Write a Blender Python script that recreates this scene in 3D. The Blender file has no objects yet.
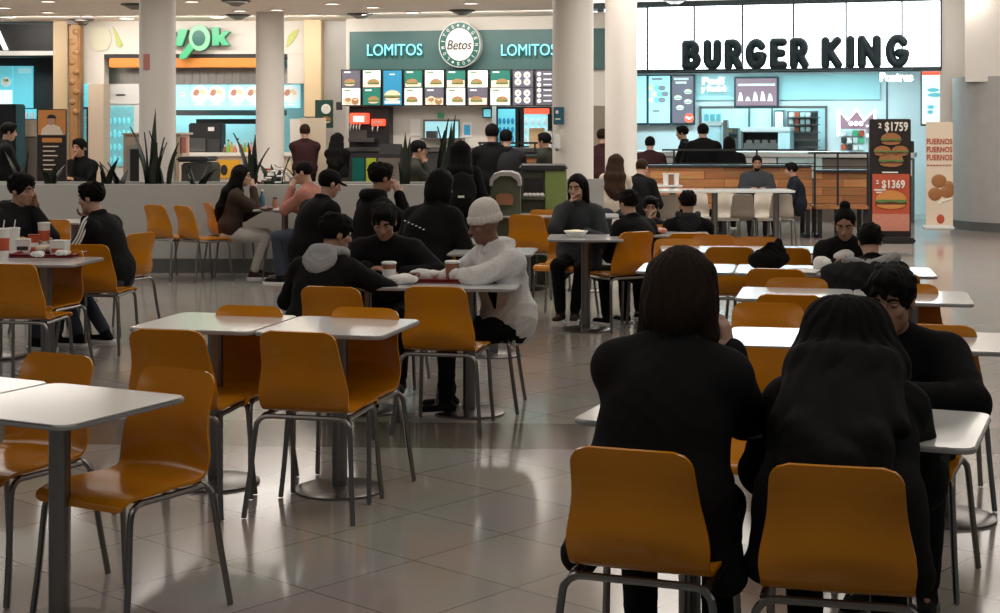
import bpy, bmesh, math, random
import numpy as np
from mathutils import Vector, Matrix
R = math.radians
FP, HY, CX, CZ = 1555.0, 122.0, 500.0, 1.68      # focal length, horizon row, centre column, eye height
SC = bpy.context.scene
COL = SC.collection
random.seed(7)

# ------------------------------------------------------------------ geometry helpers
def floor_pt(px, py, z=0.0):
    Y = FP * (CZ - z) / (py - HY)
    return (px - CX) * Y / FP, Y
def xat(px, Y):
    return (px - CX) * Y / FP
def zat(py, Y):
    return CZ - (py - HY) * Y / FP

class MB:
    """collects shapes into one mesh"""
    def __init__(s):
        s.v, s.f, s.m, s.cur = [], [], [], 0
    def add(s, vs, fs):
        b = len(s.v); s.v += [tuple(x) for x in vs]
        for f in fs:
            s.f.append(tuple(b + i for i in f)); s.m.append(s.cur)
        return s
    def mat(s, i):
        s.cur = i; return s
    def box(s, x0, y0, z0, x1, y1, z1):
        x0, x1 = min(x0, x1), max(x0, x1); y0, y1 = min(y0, y1), max(y0, y1); z0, z1 = min(z0, z1), max(z0, z1)
        vs = [(x0,y0,z0),(x1,y0,z0),(x1,y1,z0),(x0,y1,z0),(x0,y0,z1),(x1,y0,z1),(x1,y1,z1),(x0,y1,z1)]
        return s.add(vs, [(3,2,1,0),(4,5,6,7),(0,1,5,4),(1,2,6,5),(2,3,7,6),(3,0,4,7)])
    def cyl(s, x, y, z0, z1, r0, r1=None, n=20, caps=True):
        r1 = r0 if r1 is None else r1
        vs = [(x+r0*math.cos(2*math.pi*i/n), y+r0*math.sin(2*math.pi*i/n), z0) for i in range(n)]
        vs += [(x+r1*math.cos(2*math.pi*i/n), y+r1*math.sin(2*math.pi*i/n), z1) for i in range(n)]
        fs = [(i, (i+1) % n, n+(i+1) % n, n+i) for i in range(n)]
        if caps: fs += [tuple(range(n-1, -1, -1)), tuple(range(n, 2*n))]
        return s.add(vs, fs)
    def lathe(s, x, y, prof, n=24):
        vs, fs = [], []
        for r, z in prof:
            for i in range(n):
                a = 2*math.pi*i/n; vs.append((x+r*math.cos(a), y+r*math.sin(a), z))
        for j in range(len(prof)-1):
            for i in range(n):
                fs.append((j*n+i, j*n+(i+1) % n, (j+1)*n+(i+1) % n, (j+1)*n+i))
        fs.append(tuple(range(n-1, -1, -1))); k = (len(prof)-1)*n
        fs.append(tuple(range(k, k+n)))
        return s.add(vs, fs)
    def ell(s, c, r, n=14, m=9, rot=None):
        vs, fs = [], []
        for j in range(m+1):
            t = math.pi*j/m
            for i in range(n):
                a = 2*math.pi*i/n
                p = Vector((r[0]*math.sin(t)*math.cos(a), r[1]*math.sin(t)*math.sin(a), r[2]*math.cos(t)))
                if rot is not None: p = rot @ p
                vs.append((c[0]+p.x, c[1]+p.y, c[2]+p.z))
        for j in range(m):
            for i in range(n):
                fs.append((j*n+i, (j+1)*n+i, (j+1)*n+(i+1) % n, j*n+(i+1) % n))
        return s.add(vs, fs)
    def tube(s, path, r, n=8, r_end=None):
        P = [Vector(p) for p in path]; N = len(P); vs, fs = [], []
        up = None
        for i, p in enumerate(P):
            t = (P[min(i+1, N-1)] - P[max(i-1, 0)]).normalized()
            if up is None:
                up = Vector((0, 0, 1)) if abs(t.z) < .9 else Vector((0, 1, 0))
            a = (up - t*up.dot(t)).normalized(); b = t.cross(a); up = a
            rr = r if r_end is None else r + (r_end-r)*i/(N-1)
            for k in range(n):
                w = 2*math.pi*k/n; q = p + a*(rr*math.cos(w)) + b*(rr*math.sin(w)); vs.append(tuple(q))
        for i in range(N-1):
            for k in range(n):
                fs.append((i*n+k, i*n+(k+1) % n, (i+1)*n+(k+1) % n, (i+1)*n+k))
        fs.append(tuple(range(n-1, -1, -1))); fs.append(tuple(range((N-1)*n, N*n)))
        return s.add(vs, fs)
    def prism(s, pts, y0, y1):
        """outline in x,z pushed from y0 to y1"""
        n = len(pts)
        vs = [(p[0], y0, p[1]) for p in pts] + [(p[0], y1, p[1]) for p in pts]
        fs = [tuple(range(n)), tuple(range(2*n-1, n-1, -1))] + [(i, n+i, n+(i+1) % n, (i+1) % n) for i in range(n)]
        return s.add(vs, fs)
    def slab(s, pts, z0, z1):
        """outline in x,y pushed from z0 to z1"""
        n = len(pts)
        vs = [(p[0], p[1], z0) for p in pts] + [(p[0], p[1], z1) for p in pts]
        fs = [tuple(range(n-1, -1, -1)), tuple(range(n, 2*n))] + [(i, (i+1) % n, n+(i+1) % n, n+i) for i in range(n)]
        return s.add(vs, fs)
    def mesh(s, name, mats, bevel=0, angle=35):
        me = bpy.data.meshes.new(name)
        me.from_pydata(s.v, [], s.f)
        for m in (mats if isinstance(mats, (list, tuple)) else [mats]): me.materials.append(m)
        me.polygons.foreach_set('material_index', s.m)
        bm = bmesh.new(); bm.from_mesh(me)
        bmesh.ops.remove_doubles(bm, verts=bm.verts, dist=1e-6)
        bmesh.ops.recalc_face_normals(bm, faces=bm.faces)
        if bevel:
            es = [e for e in bm.edges if len(e.link_faces) == 2 and e.calc_face_angle(0) > R(50)]
            bmesh.ops.bevel(bm, geom=es, offset=bevel, segments=2, affect='EDGES', clamp_overlap=True)
        bm.to_mesh(me); bm.free()
        me.shade_smooth(); me.set_sharp_from_angle(angle=R(angle))
        return me
    def build(s, name, mats, parent=None, bevel=0, angle=35):
        return link(name, s.mesh(name, mats, bevel, angle), parent)

def link(name, data, parent=None):
    o = bpy.data.objects.new(name, data); COL.objects.link(o)
    if parent is not None: o.parent = parent
    return o
def tag(o, label, cat, group=None, kind=None):
    o['label'] = label; o['category'] = cat
    if group: o['group'] = group
    if kind: o['kind'] = kind
    return o
def empty(name, x, y, z=0, rz=0):
    o = bpy.data.objects.new(name, None); COL.objects.link(o)
    o.location = (x, y, z); o.rotation_euler = (0, 0, rz); o.empty_display_size = .1
    return o
def copy_tree(o, parent=None):
    c = o.copy(); COL.objects.link(c)
    if parent is not None: c.parent = parent
    for ch in o.children: copy_tree(ch, c)
    return c
def structure(o):
    o['kind'] = 'structure'; return o
def rrect(w, d, r, n=5):
    pts = []
    for cx, cy, a0 in ((w/2-r, d/2-r, 0), (-w/2+r, d/2-r, 90), (-w/2+r, -d/2+r, 180), (w/2-r, -d/2+r, 270)):
        for i in range(n+1):
            a = R(a0+90*i/n); pts.append((cx+r*math.cos(a), cy+r*math.sin(a)))
    return pts
def smooth_path(pts, n=6):
    """Catmull-Rom through the points"""
    P = [Vector(p) for p in pts]; P = [P[0]*2-P[1]] + P + [P[-1]*2-P[-2]]; out = []
    for i in range(1, len(P)-2):
        for k in range(n):
            t = k/n; a, b, c, d = P[i-1], P[i], P[i+1], P[i+2]
            out.append(.5*((2*b)+(c-a)*t+(2*a-5*b+4*c-d)*t*t+(3*b-a-3*c+d)*t**3))
    out.append(P[-2]); return out

class Frame:
    """an upright plane: u runs along it to the right, v goes away from the camera"""
    def __init__(s, px, Y, a):
        s.a = R(a); s.O = Vector((xat(px, Y), Y)); s.u = Vector((math.cos(s.a), -math.sin(s.a))); s.w = Vector((math.sin(s.a), math.cos(s.a)))
    def depth(s, px, v):
        k = (px-CX)/FP
        return (v + s.O.dot(s.w)) / (k*math.sin(s.a) + math.cos(s.a))
    def uz(s, px, py, v):
        Y = s.depth(px, v); P = Vector(((px-CX)/FP*Y, Y)) - s.O
        return P.dot(s.u), zat(py, Y)
    def rect(s, x0, y0, x1, y1, v=0):
        xm = (x0+x1)/2
        return s.uz(x0, y0, v)[0], s.uz(xm, y1, v)[1], s.uz(x1, y0, v)[0], s.uz(xm, y0, v)[1]     # u0,z0,u1,z1
    def root(s, name, u, v, z=0):
        p = s.O + s.u*u + s.w*v
        return empty(name, p.x, p.y, z, -s.a)
    def place(s, o, u=0, v=0, z=0):
        p = s.O + s.u*u + s.w*v
        o.location = (p.x, p.y, z); o.rotation_euler = (0, 0, -s.a); return o
    def box(s, name, rc, v, depth, mats, bevel=0.004, z0=None):
        """a box whose front fills the pixel rectangle rc at distance v"""
        u0, za, u1, zb = s.rect(*rc, v)
        if z0 is not None: za = z0
        um = (u0+u1)/2
        o = MB().box(u0-um, 0, 0, u1-um, depth, zb-za).build(name, mats, None, bevel)
        return s.place(o, um, v, za)
    def part(s, name, root, u_root, v_root, z_root, rc, v, depth, mats, bevel=0.003):
        u0, za, u1, zb = s.rect(*rc, v)
        return MB().box(u0-u_root, v-v_root, max(za, 0)-z_root, u1-u_root, v-v_root+depth, zb-z_root).build(name, mats, root, bevel)

def text_mesh(body, w, h, mats, depth=.02, offset=0.0, bevel=0.0, spacing=1.0, shear=0.0):
    """lettering standing upright, centred on x, foot at z=0, front at y=0, fitted to w x h"""
    cu = bpy.data.curves.new('lettering', 'FONT'); cu.body = body; cu.size = 1; cu.extrude = .1; cu.offset = offset
    cu.bevel_depth = bevel; cu.bevel_resolution = 2; cu.space_character = spacing; cu.resolution_u = 4; cu.shear = shear
    o = bpy.data.objects.new('lettering', cu); COL.objects.link(o)
    dg = bpy.context.evaluated_depsgraph_get(); me = bpy.data.meshes.new_from_object(o.evaluated_get(dg))
    bpy.data.objects.remove(o)
    n = len(me.vertices); co = np.empty(n*3, np.float32); me.vertices.foreach_get('co', co); co = co.reshape(n, 3)
    lo, hi = co.min(0), co.max(0)
    out = np.empty_like(co)
    out[:, 0] = ((co[:, 0]-lo[0])/(hi[0]-lo[0])-.5)*w
    out[:, 2] = (co[:, 1]-lo[1])/(hi[1]-lo[1])*h
    out[:, 1] = (hi[2]-co[:, 2])/(hi[2]-lo[2])*depth
    me.vertices.foreach_set('co', out.reshape(-1)); me.materials.clear(); me.materials.append(mats)
    me.polygons.foreach_set('material_index', [0]*len(me.polygons)); me.update()
    return me

# ------------------------------------------------------------------ materials
def mat(name, col, rough=.5, metal=0, spec=.5, noise=0.0, scale=20, bump=0.0, emit=0, coat=0, stretch=None, col2=None, trans=0):
    m = bpy.data.materials.new(name); m.use_nodes = True; nt = m.node_tree; b = nt.nodes['Principled BSDF']
    b.inputs['Base Color'].default_value = (*col, 1); b.inputs['Roughness'].default_value = rough
    b.inputs['Metallic'].default_value = metal; b.inputs['Specular IOR Level'].default_value = spec
    b.inputs['Coat Weight'].default_value = coat; b.inputs['Coat Roughness'].default_value = .08
    b.inputs['Transmission Weight'].default_value = trans
    if emit:
        b.inputs['Emission Color'].default_value = (*col, 1); b.inputs['Emission Strength'].default_value = emit
    tc = nt.nodes.new('ShaderNodeTexCoord'); mp = nt.nodes.new('ShaderNodeMapping')
    nt.links.new(tc.outputs['Object'], mp.inputs['Vector'])
    if stretch: mp.inputs['Scale'].default_value = stretch
    tx = nt.nodes.new('ShaderNodeTexNoise'); tx.inputs['Scale'].default_value = scale; tx.inputs['Detail'].default_value = 4
    nt.links.new(mp.outputs['Vector'], tx.inputs['Vector'])
    mx = nt.nodes.new('ShaderNodeMix'); mx.data_type = 'RGBA'
    c2 = col2 or tuple(max(0, c*(1-noise)) for c in col)
    mx.inputs['A'].default_value = (*c2, 1); mx.inputs['B'].default_value = (*(col if col2 else tuple(min(1, c*(1+noise*.5)) for c in col)), 1)
    nt.links.new(tx.outputs['Fac'], mx.inputs['Factor'])
    if noise or col2: nt.links.new(mx.outputs['Result'], b.inputs['Base Color'])
    if bump:
        bp = nt.nodes.new('ShaderNodeBump'); bp.inputs['Strength'].default_value = bump; bp.inputs['Distance'].default_value = .01
        nt.links.new(tx.outputs['Fac'], bp.inputs['Height']); nt.links.new(bp.outputs['Normal'], b.inputs['Normal'])
    return m
M = {}
def mk(name, *a, **k):
    M[name] = mat(name, *a, **k); return M[name]
mk('orange', (.55, .20, .004), .2, spec=.4, noise=.10, scale=9, stretch=(1, 1, 6))
mk('cream', (.50, .45, .38), .3, noise=.05)
mk('steel', (.24, .23, .22), .30, 1, noise=.15, scale=30)
mk('hood_steel', (.55, .53, .50), .32, 1, noise=.25, scale=4, stretch=(6, 1, .6))
mk('dark_steel', (.22, .21, .20), .35, 1, noise=.2, scale=30)
mk('table_white', (.70, .71, .70), .16, noise=.03, scale=8, coat=.3)
mk('edge_grey', (.30, .30, .30), .35, noise=.1)
mk('wall_white', (.66, .62, .56), .6, noise=.05, scale=3, bump=.05)
mk('column_white', (.74, .70, .65), .5, noise=.04, scale=2)
mk('planter', (.41, .408, .39), .45, noise=.06, scale=4)
mk('planter_base', (.10, .10, .095), .4, noise=.2)
mk('ceiling', (.92, .83, .73), .75, noise=.04, scale=2)
mk('marble', (.62, .60, .57), .3, noise=.16, scale=1.8, stretch=(1, 1, 2))
mk('beige', (.66, .50, .30), .5, noise=.06, scale=3)
mk('tan', (.50, .40, .30), .5, noise=.08, scale=3)
mk('stone', (.36, .35, .34), .5, noise=.12, scale=5)
mk('black', (.012, .012, .013), .45, noise=.3)
mk('black_gloss', (.012, .012, .014), .15, noise=.2)
mk('charcoal', (.03, .03, .032), .5, noise=.3)
mk('teal', (.055, .135, .13), .45, noise=.1, scale=2)
mk('green_letter', (.06, .42, .20), .35, noise=.08)
mk('green_light', (.22, .62, .33), .35, noise=.06)
mk('green_dark', (.004, .11, .09), .35, noise=.1)
mk('orange_beam', (.75, .27, .045), .45, noise=.12, scale=6, stretch=(1, 8, 8))
mk('wood_carved', (.34, .17, .06), .5, noise=.5, scale=9, bump=.6)
mk('leaf_lime', (.50, .55, .16), .5, noise=.15)
mk('leaf_pale', (.60, .58, .44), .6, noise=.05)
mk('neon_cyan', (.22, .72, .85), .4, emit=.75)
mk('white_letter', (.9, .95, .95), .4, emit=1.3)
mk('lightbox', (.95, .97, 1.0), .4, emit=1.3)
mk('lightbox_panel', (.90, .96, 1.0), .4, emit=5)
mk('screen_cyan', (.16, .62, .72), .3, noise=.08, emit=.62)
mk('screen_pale', (.38, .76, .84), .3, noise=.05, emit=.62)
mk('screen_white', (.85, .93, .93), .3, emit=.75)
mk('screen_blue', (.03, .24, .42), .3, emit=.5)
mk('screen_dark', (.12, .11, .14), .25, emit=.6)
mk('screen_maroon', (.21, .13, .16), .25, emit=.7)
mk('screen_green', (.02, .16, .12), .3, emit=.6)
mk('screen_peach', (.72, .60, .48), .3, emit=.7)
mk('lamp_red', (.9, .10, .05), .3, emit=1.0)
mk('lamp_white', (1, .86, .74), .3, emit=3.0)
mk('food_bun', (.46, .25, .11), .5, noise=.3, emit=.22)
mk('food_pale', (.80, .68, .48), .5, noise=.2, emit=.3)
mk('food_meat', (.17, .06, .03), .5, noise=.3, emit=.1)
mk('food_green', (.16, .34, .07), .5, noise=.3, emit=.2)
mk('food_red', (.55, .25, .18), .5, noise=.3, emit=.25)
mk('food_white', (.72, .80, .80), .5, emit=.42)
mk('print_bun', (.36, .15, .05), .5, noise=.3)
mk('print_meat', (.10, .03, .015), .5, noise=.3)
mk('print_green', (.12, .22, .05), .5, noise=.3)
mk('print_red', (.50, .085, .035), .5, noise=.25, scale=6)
mk('print_pink', (.62, .24, .17), .5, noise=.3, scale=40)
mk('print_cream', (.72, .60, .47), .5, noise=.04)
mk('print_black', (.022, .015, .014), .35, noise=.3)
mk('print_orange', (.62, .25, .06), .5, noise=.15)
mk('print_white', (.80, .76, .68), .5)
mk('print_skin', (.48, .28, .19), .5, noise=.1)
mk('brick_red', (.42, .09, .05), .5, noise=.1)
mk('bk_wall', (.66, .74, .75), .5, noise=.04, scale=2)
mk('bk_band', (.42, .70, .72), .5, noise=.04, scale=2)
mk('bk_letter', (.013, .035, .048), .5, noise=.15)
mk('bk_frame', (.03, .05, .06), .4, noise=.2)
mk('kitchen', (.55, .72, .74), .4, noise=.06)
mk('counter_brown', (.16, .13, .11), .5, noise=.15)
mk('counter_cream', (.62, .53, .40), .5, noise=.08)
mk('olive', (.075, .085, .055), .5, noise=.15)
mk('lime_panel', (.20, .27, .075), .5, noise=.06)
mk('box_brown', (.52, .36, .19), .6, noise=.1)
mk('paper', (.78, .77, .74), .7, noise=.05, bump=.1)
mk('tray_red', (.20, .022, .028), .3, noise=.1)
mk('cup_brown', (.30, .13, .07), .5, noise=.2)
mk('blue_sign', (.02, .10, .15), .4, noise=.1)
mk('red_sign', (.55, .22, .19), .5, noise=.2, scale=60)
mk('plant', (.014, .022, .012), .4, noise=.4, scale=15, stretch=(1, 1, 6))
mk('soil', (.03, .022, .016), .9, noise=.4)
mk('glass_cyan', (.20, .55, .62), .1, noise=.35, scale=14, emit=.35)
mk('white_plastic', (.75, .75, .73), .35, noise=.04)
mk('yellow', (.70, .36, .02), .4, noise=.1)
mk('green_bin', (.33, .42, .03), .45, noise=.1)
mk('poster_green', (.012, .055, .04), .4, noise=.15)
mk('glass_clear', (.97, .99, 1), .02, trans=1)
M['glass_clear'].node_tree.nodes['Principled BSDF'].inputs['IOR'].default_value = 1.06

def floor_material():
    m = bpy.data.materials.new('floor_tiles'); m.use_nodes = True; nt = m.node_tree; N = nt.nodes; L = nt.links
    b = N['Principled BSDF']; tc = N.new('ShaderNodeTexCoord')
    mp = N.new('ShaderNodeMapping'); mp.inputs['Rotation'].default_value = (0, 0, R(42.5)); mp.inputs['Location'].default_value = (.11, -.01, 0)
    L.new(tc.outputs['Object'], mp.inputs['Vector'])
    br = N.new('ShaderNodeTexBrick'); br.offset = 0; br.squash = 1
    br.inputs['Scale'].default_value = 1; br.inputs['Brick Width'].default_value = .52; br.inputs['Row Height'].default_value = .52
    br.inputs['Mortar Size'].default_value = .0032; br.inputs['Mortar Smooth'].default_value = .1; br.inputs['Bias'].default_value = 0
    br.inputs['Color1'].default_value = (.42, .395, .36, 1); br.inputs['Color2'].default_value = (.355, .335, .305, 1); br.inputs['Mortar'].default_value = (.14, .12, .10, 1)
    L.new(mp.outputs['Vector'], br.inputs['Vector'])
    n1 = N.new('ShaderNodeTexNoise'); n1.inputs['Scale'].default_value = 1.3; n1.inputs['Detail'].default_value = 5
    L.new(tc.outputs['Object'], n1.inputs['Vector'])
    # a darker band of tiles crosses the floor, a pink-brown field lies at the far right
    sx = N.new('ShaderNodeSeparateXYZ'); mp2 = N.new('ShaderNodeMapping'); mp2.inputs['Rotation'].default_value = (0, 0, R(3))
    L.new(tc.outputs['Object'], mp2.inputs['Vector']); L.new(mp2.outputs['Vector'], sx.inputs['Vector'])
    def m2(op, a, c):
        q = N.new('ShaderNodeMath'); q.operation = op
        for i, w in enumerate((a, c)):
            if hasattr(w, 'links') or not isinstance(w, (int, float)): L.new(w, q.inputs[i])
            else: q.inputs[i].default_value = w
        return q.outputs[0]
    band = m2('MULTIPLY', m2('GREATER_THAN', sx.outputs['Y'], 7.98), m2('LESS_THAN', sx.outputs['Y'], 8.66))
    far = m2('GREATER_THAN', sx.outputs['Y'], 19.3)
    x1 = N.new('ShaderNodeMix'); x1.data_type = 'RGBA'; L.new(band, x1.inputs['Factor'])
    x1.inputs['B'].default_value = (.185, .16, .135, 1); L.new(br.outputs['Color'], x1.inputs['A'])
    x2 = N.new('ShaderNodeMix'); x2.data_type = 'RGBA'; L.new(far, x2.inputs['Factor'])
    x2.inputs['B'].default_value = (.40, .33, .285, 1); L.new(x1.outputs['Result'], x2.inputs['A'])
    x3 = N.new('ShaderNodeMix'); x3.data_type = 'RGBA'; x3.blend_type = 'MULTIPLY'; x3.inputs['Factor'].default_value = .35
    L.new(x2.outputs['Result'], x3.inputs['A']); L.new(n1.outputs['Color'], x3.inputs['B'])
    L.new(x3.outputs['Result'], b.inputs['Base Color'])
    rg = N.new('ShaderNodeMapRange'); rg.inputs['To Min'].default_value = .08; rg.inputs['To Max'].default_value = .17
    L.new(n1.outputs['Fac'], rg.inputs['Value']); L.new(rg.outputs['Result'], b.inputs['Roughness'])
    b.inputs['Specular IOR Level'].default_value = .6
    return m
def plank_material():
    m = bpy.data.materials.new('wood_planks'); m.use_nodes = True; nt = m.node_tree; N = nt.nodes; L = nt.links
    b = N['Principled BSDF']; tc = N.new('ShaderNodeTexCoord'); mp = N.new('ShaderNodeMapping'); mp.inputs['Rotation'].default_value = (R(90), 0, 0)
    L.new(tc.outputs['Object'], mp.inputs['Vector'])
    br = N.new('ShaderNodeTexBrick'); br.offset = .37; br.inputs['Brick Width'].default_value = .8; br.inputs['Row Height'].default_value = .12; br.inputs['Scale'].default_value = 1
    br.inputs['Mortar Size'].default_value = .004; br.inputs['Color1'].default_value = (.55, .25, .09, 1); br.inputs['Color2'].default_value = (.28, .12, .045, 1); br.inputs['Mortar'].default_value = (.06, .025, .012, 1)
    L.new(mp.outputs['Vector'], br.inputs['Vector'])
    mp3 = N.new('ShaderNodeMapping'); mp3.inputs['Scale'].default_value = (1.5, 20, 24); L.new(tc.outputs['Object'], mp3.inputs['Vector'])
    n1 = N.new('ShaderNodeTexNoise'); n1.inputs['Scale'].default_value = 2; n1.inputs['Detail'].default_value = 5; L.new(mp3.outputs['Vector'], n1.inputs['Vector'])
    x = N.new('ShaderNodeMix'); x.data_type = 'RGBA'; x.blend_type = 'OVERLAY'; x.inputs['Factor'].default_value = .6
    L.new(br.outputs['Color'], x.inputs['A']); L.new(n1.outputs['Color'], x.inputs['B']); L.new(x.outputs['Result'], b.inputs['Base Color'])
    b.inputs['Roughness'].default_value = .45
    return m
M['floor'] = floor_material(); M['planks'] = plank_material()
# ================================================================== the setting
FW = Frame(200, 25.9, 2)       # left shops
FB = Frame(450, 25.0, 13)      # sandwich shop in the middle
FK = Frame(790, 26.0, 18)      # burger restaurant on the right
def big_box(name, x0, y0, z0, x1, y1, z1, m):
    cx, cy = (x0+x1)/2, (y0+y1)/2
    o = MB().box(x0-cx, y0-cy, 0, x1-cx, y1-cy, z1-z0).build(name, m); o.location = (cx, cy, z0); return structure(o)
fl = MB().box(-16, -4, -.12, 22, 40, 0).build('floor', M['floor']); structure(fl)
big_box('ceiling_left', -16, -2, 3.36, 1.05, 34, 3.5, M['ceiling'])
big_box('ceiling_right', 1.05, -2, 3.74, 22, 34, 3.9, M['ceiling'])
big_box('trim_1', 1.05, -2, 3.36, 1.13, 34, 3.9, M['ceiling'])     # step between the two ceilings

# columns
for i, (px, Y) in enumerate(((157.5, 18.6), (270, 23.9), (573, 18.6), (621, 20.9))):
    top = 3.36 if i < 2 or i == 2 else 3.74
    o = MB().lathe(0, 0, [(.215, 0), (.215, top)] if i != 2 else [(.245, 0), (.245, top)], 40).build('column', M['column_white']); structure(o)
    o.location = (xat(px, Y), Y, 0)

# --- walls
structure(FW.box('wall_left', (-160, 24, 53, 57), .0, .3, M['black'], 0, None))
structure(FW.box('wall_left', (-160, 57, 53, 240), 2.2, .2, M['charcoal'], 0, 0))
structure(FW.box('trim_2', (53, 18, 67.5, 240), -.05, .4, M['beige'], .01, 0))
w = FW.box('wall_left', (83, 18, 304, 54), 0, .3, M['wall_white'], 0); structure(w)
structure(FW.box('trim_3', (82, 54, 104, 84), 0, .3, M['wall_white'], 0))
structure(FW.box('trim_4', (287.5, 54, 304, 83.5), 0, .3, M['wall_white'], 0)); structure(FW.box('trim_4', (290, 119, 304, 250), 0, .3, M['wall_white'], 0, 0))
structure(FW.box('wall_left', (60, 60, 310, 250), 2.6, .2, M['bk_band'], 0, 0))
structure(FW.box('trim_5', (304, 16, 321, 117), -.25, .5, M['beige'], .01))
structure(FW.box('trim_6', (304, 117, 321, 250), -.2, .45, M['marble'], .01, 0))
structure(FW.box('wall_left', (321, 16, 352, 250), .1, .3, M['marble'], 0, 0))
structure(Frame(584, 17.9, 0).box('trim_9', (564, 179, 604, 250), 0, .1, M['stone'], .01, 0))
structure(FB.box('wall_back', (346, 14, 606, 106), 0, .3, M['wall_white'], 0))
structure(FB.box('wall_back', (346, 106, 492, 250), .25, .3, M['wall_white'], 0, 0))
structure(FB.box('wall_back', (492, 106, 606, 250), 1.3, .3, M['tan'], 0, 0))
# burger restaurant: side wall, back wall with kitchen opening, inner ceiling
structure(FK.box('wall_right', (940, -10, 968, 300), 0, .5, M['column_white'], 0, 0))
structure(FK.box('wall_right', (560, 60, 700, 300), 3.0, .2, M['bk_wall'], 0, 0))
structure(FK.box('wall_right', (700, 60, 826, 107), 3.0, .2, M['bk_wall'], 0))
structure(FK.box('wall_right', (700, 151, 826, 300), 3.0, .2, M['bk_wall'], 0, 0))
structure(FK.box('wall_right', (826, 60, 960, 300), 3.0, .2, M['bk_wall'], 0, 0))
structure(FK.box('wall_right', (610, 75, 880, 100), 2.94, .05, M['bk_band'], 0))
structure(FK.box('wall_right', (660, 60, 860, 300), 5.6, .2, M['kitchen'], 0, 0))
structure(FK.box('ceiling_right', (560, 52, 945, 62), .1, 5.6, M['kitchen'], 0))
# grey round pillar and the beige bulkhead above it
pc = FK.uz(1030, 225, -.3); p = FK.O + FK.u*pc[0] - FK.w*.3
o = MB().lathe(0, 0, [(1.18, .14), (1.18, 2.38)], 72).build('column', M['stone']); o.location = (p.x, p.y, 0); structure(o)
o = MB().lathe(0, 0, [(1.21, 0), (1.21, .14)], 72).build('baseboard_right', M['planter_base']); o.location = (p.x, p.y, 0); structure(o)
structure(FK.box('wall_right', (965, -10, 1150, 81), -1.3, 2.2, M['beige' if 0 else 'column_white'], 0))
w.data.materials[0] = M['wall_white']

# long low planter wall behind the left tables
PW = Frame(200, 17.3, 1.5)
u0 = PW.uz(-30, 200, 0)[0]; u1 = PW.uz(452, 200, 0)[0]; um = (u0+u1)/2
o = MB().box(u0-um, 0, .15, u1-um, .10, .985).build('wall_planter', M['planter'], None, .006); structure(PW.place(o, um, 0))
o = MB().box(u0-um, .75, .15, u1-um, .85, .985).build('wall_planter', M['planter'], None, .006); structure(PW.place(o, um, 0))
o = MB().box(u1-um-.1, .1, .15, u1-um, .75, .985).build('wall_planter', M['planter'], None, .006); structure(PW.place(o, um, 0))
o = MB().box(u0-um, -.012, 0, u1-um, .86, .16).build('baseboard_planter', M['planter_base']); structure(PW.place(o, um, 0))
o = MB().box(u0-um, .1, .80, u1-um-.1, .75, .90).build('planter_soil', M['soil']); PW.place(o, um, 0)
tag(o, 'dark soil filling the long low planter wall', 'soil', kind='stuff')

# recessed ceiling lights that show, with their lamps
lamp_mesh = None
ring = MB().lathe(0, 0, [(.115, 0), (.125, -.012), (.10, -.014), (.10, 0)], 28)
for k, (px, py) in enumerate(((4, 8.5), (48, 2), (8, 17.5), (88, 16.5), (127, 19.5), (192, 2.3), (218, 18), (240, 11.5), (277, 10.5), (332, 4.5), (313, 15.5), (373, 8), (412, 13), (471, 4), (48, 13))):
    X, Y = floor_pt(px, py, 3.345) if py < HY else (0, 0)
    r = empty('ceiling_light', X, Y, 3.36)
    ring.build('trim_ring', M['column_white'], r)
    MB().cyl(0, 0, -.006, -.003, .10, n=28).build('diffuser', M['lamp_white'], r)
    pos = ('over the dark shop front', 'over the green sign', 'over the pale fascia', 'over the teal sign')[0 if px < 60 else 1 if px < 250 else 2 if px < 340 else 3]
    tag(r, ['wide round recessed ceiling light at the far left edge, nearest pair', 'round recessed ceiling light above the dark shop, close to the top edge', 'small round ceiling light just above the black shop fascia, at the left edge',
            'bright round ceiling light above the carved wooden pillar', 'round ceiling light just left of the first white column', 'round ceiling light at the top edge beside the first white column',
            'bright round ceiling light above the green lettering', 'faint round ceiling light left of the second white column', 'round ceiling light over the second white column', 'round ceiling light between second column and teal sign, at top edge',
            'small round ceiling light over the beige pilaster', 'round ceiling light above the left end of the teal sign', 'round ceiling light above the teal sign, left of the round logo', 'bright round ceiling light above the round sandwich logo',
            'faint small round ceiling light over the dark shop front'][k], 'ceiling light', 'recessed ceiling lights')
for k, (px, py) in enumerate(((82, 20.5), (135, 5.5), (236, 2), (238, 16), (360, 15), (462, 11.5))):
    X, Y = floor_pt(px, py, 3.34)
    r = empty('ceiling_vent', X, Y, 3.36)
    MB().lathe(0, 0, [(.20, 0), (.20, -.015), (.17, -.02), (.165, 0)], 28).build('outer_ring', M['charcoal'], r)
    MB().lathe(0, 0, [(.155, 0), (.155, -.03), (.06, -.075), (.05, 0)], 28).build('cone', M['dark_steel'], r)
    tag(r, ['dark round ceiling vent above the carved wooden pillar', 'dark round ceiling vent beside the top of the first column', 'dark round ceiling vent at the top edge above the green sign', 'dark wide ceiling vent above the green letters',
            'dark round ceiling vent above the left end of the teal sign', 'dark round ceiling vent over the round sandwich logo'][k], 'vent', 'round ceiling vents')
X, Y = floor_pt(675, 1, 3.72); r = empty('ceiling_vent', X, Y, 3.74)
MB().lathe(0, 0, [(.20, 0), (.20, -.015), (.17, -.02), (.165, 0)], 28).build('outer_ring', M['charcoal'], r); MB().lathe(0, 0, [(.155, 0), (.155, -.03), (.06, -.075), (.05, 0)], 28).build('cone', M['dark_steel'], r)
tag(r, 'dark round ceiling vent in front of the white light panels', 'vent', 'round ceiling vents')

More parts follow.
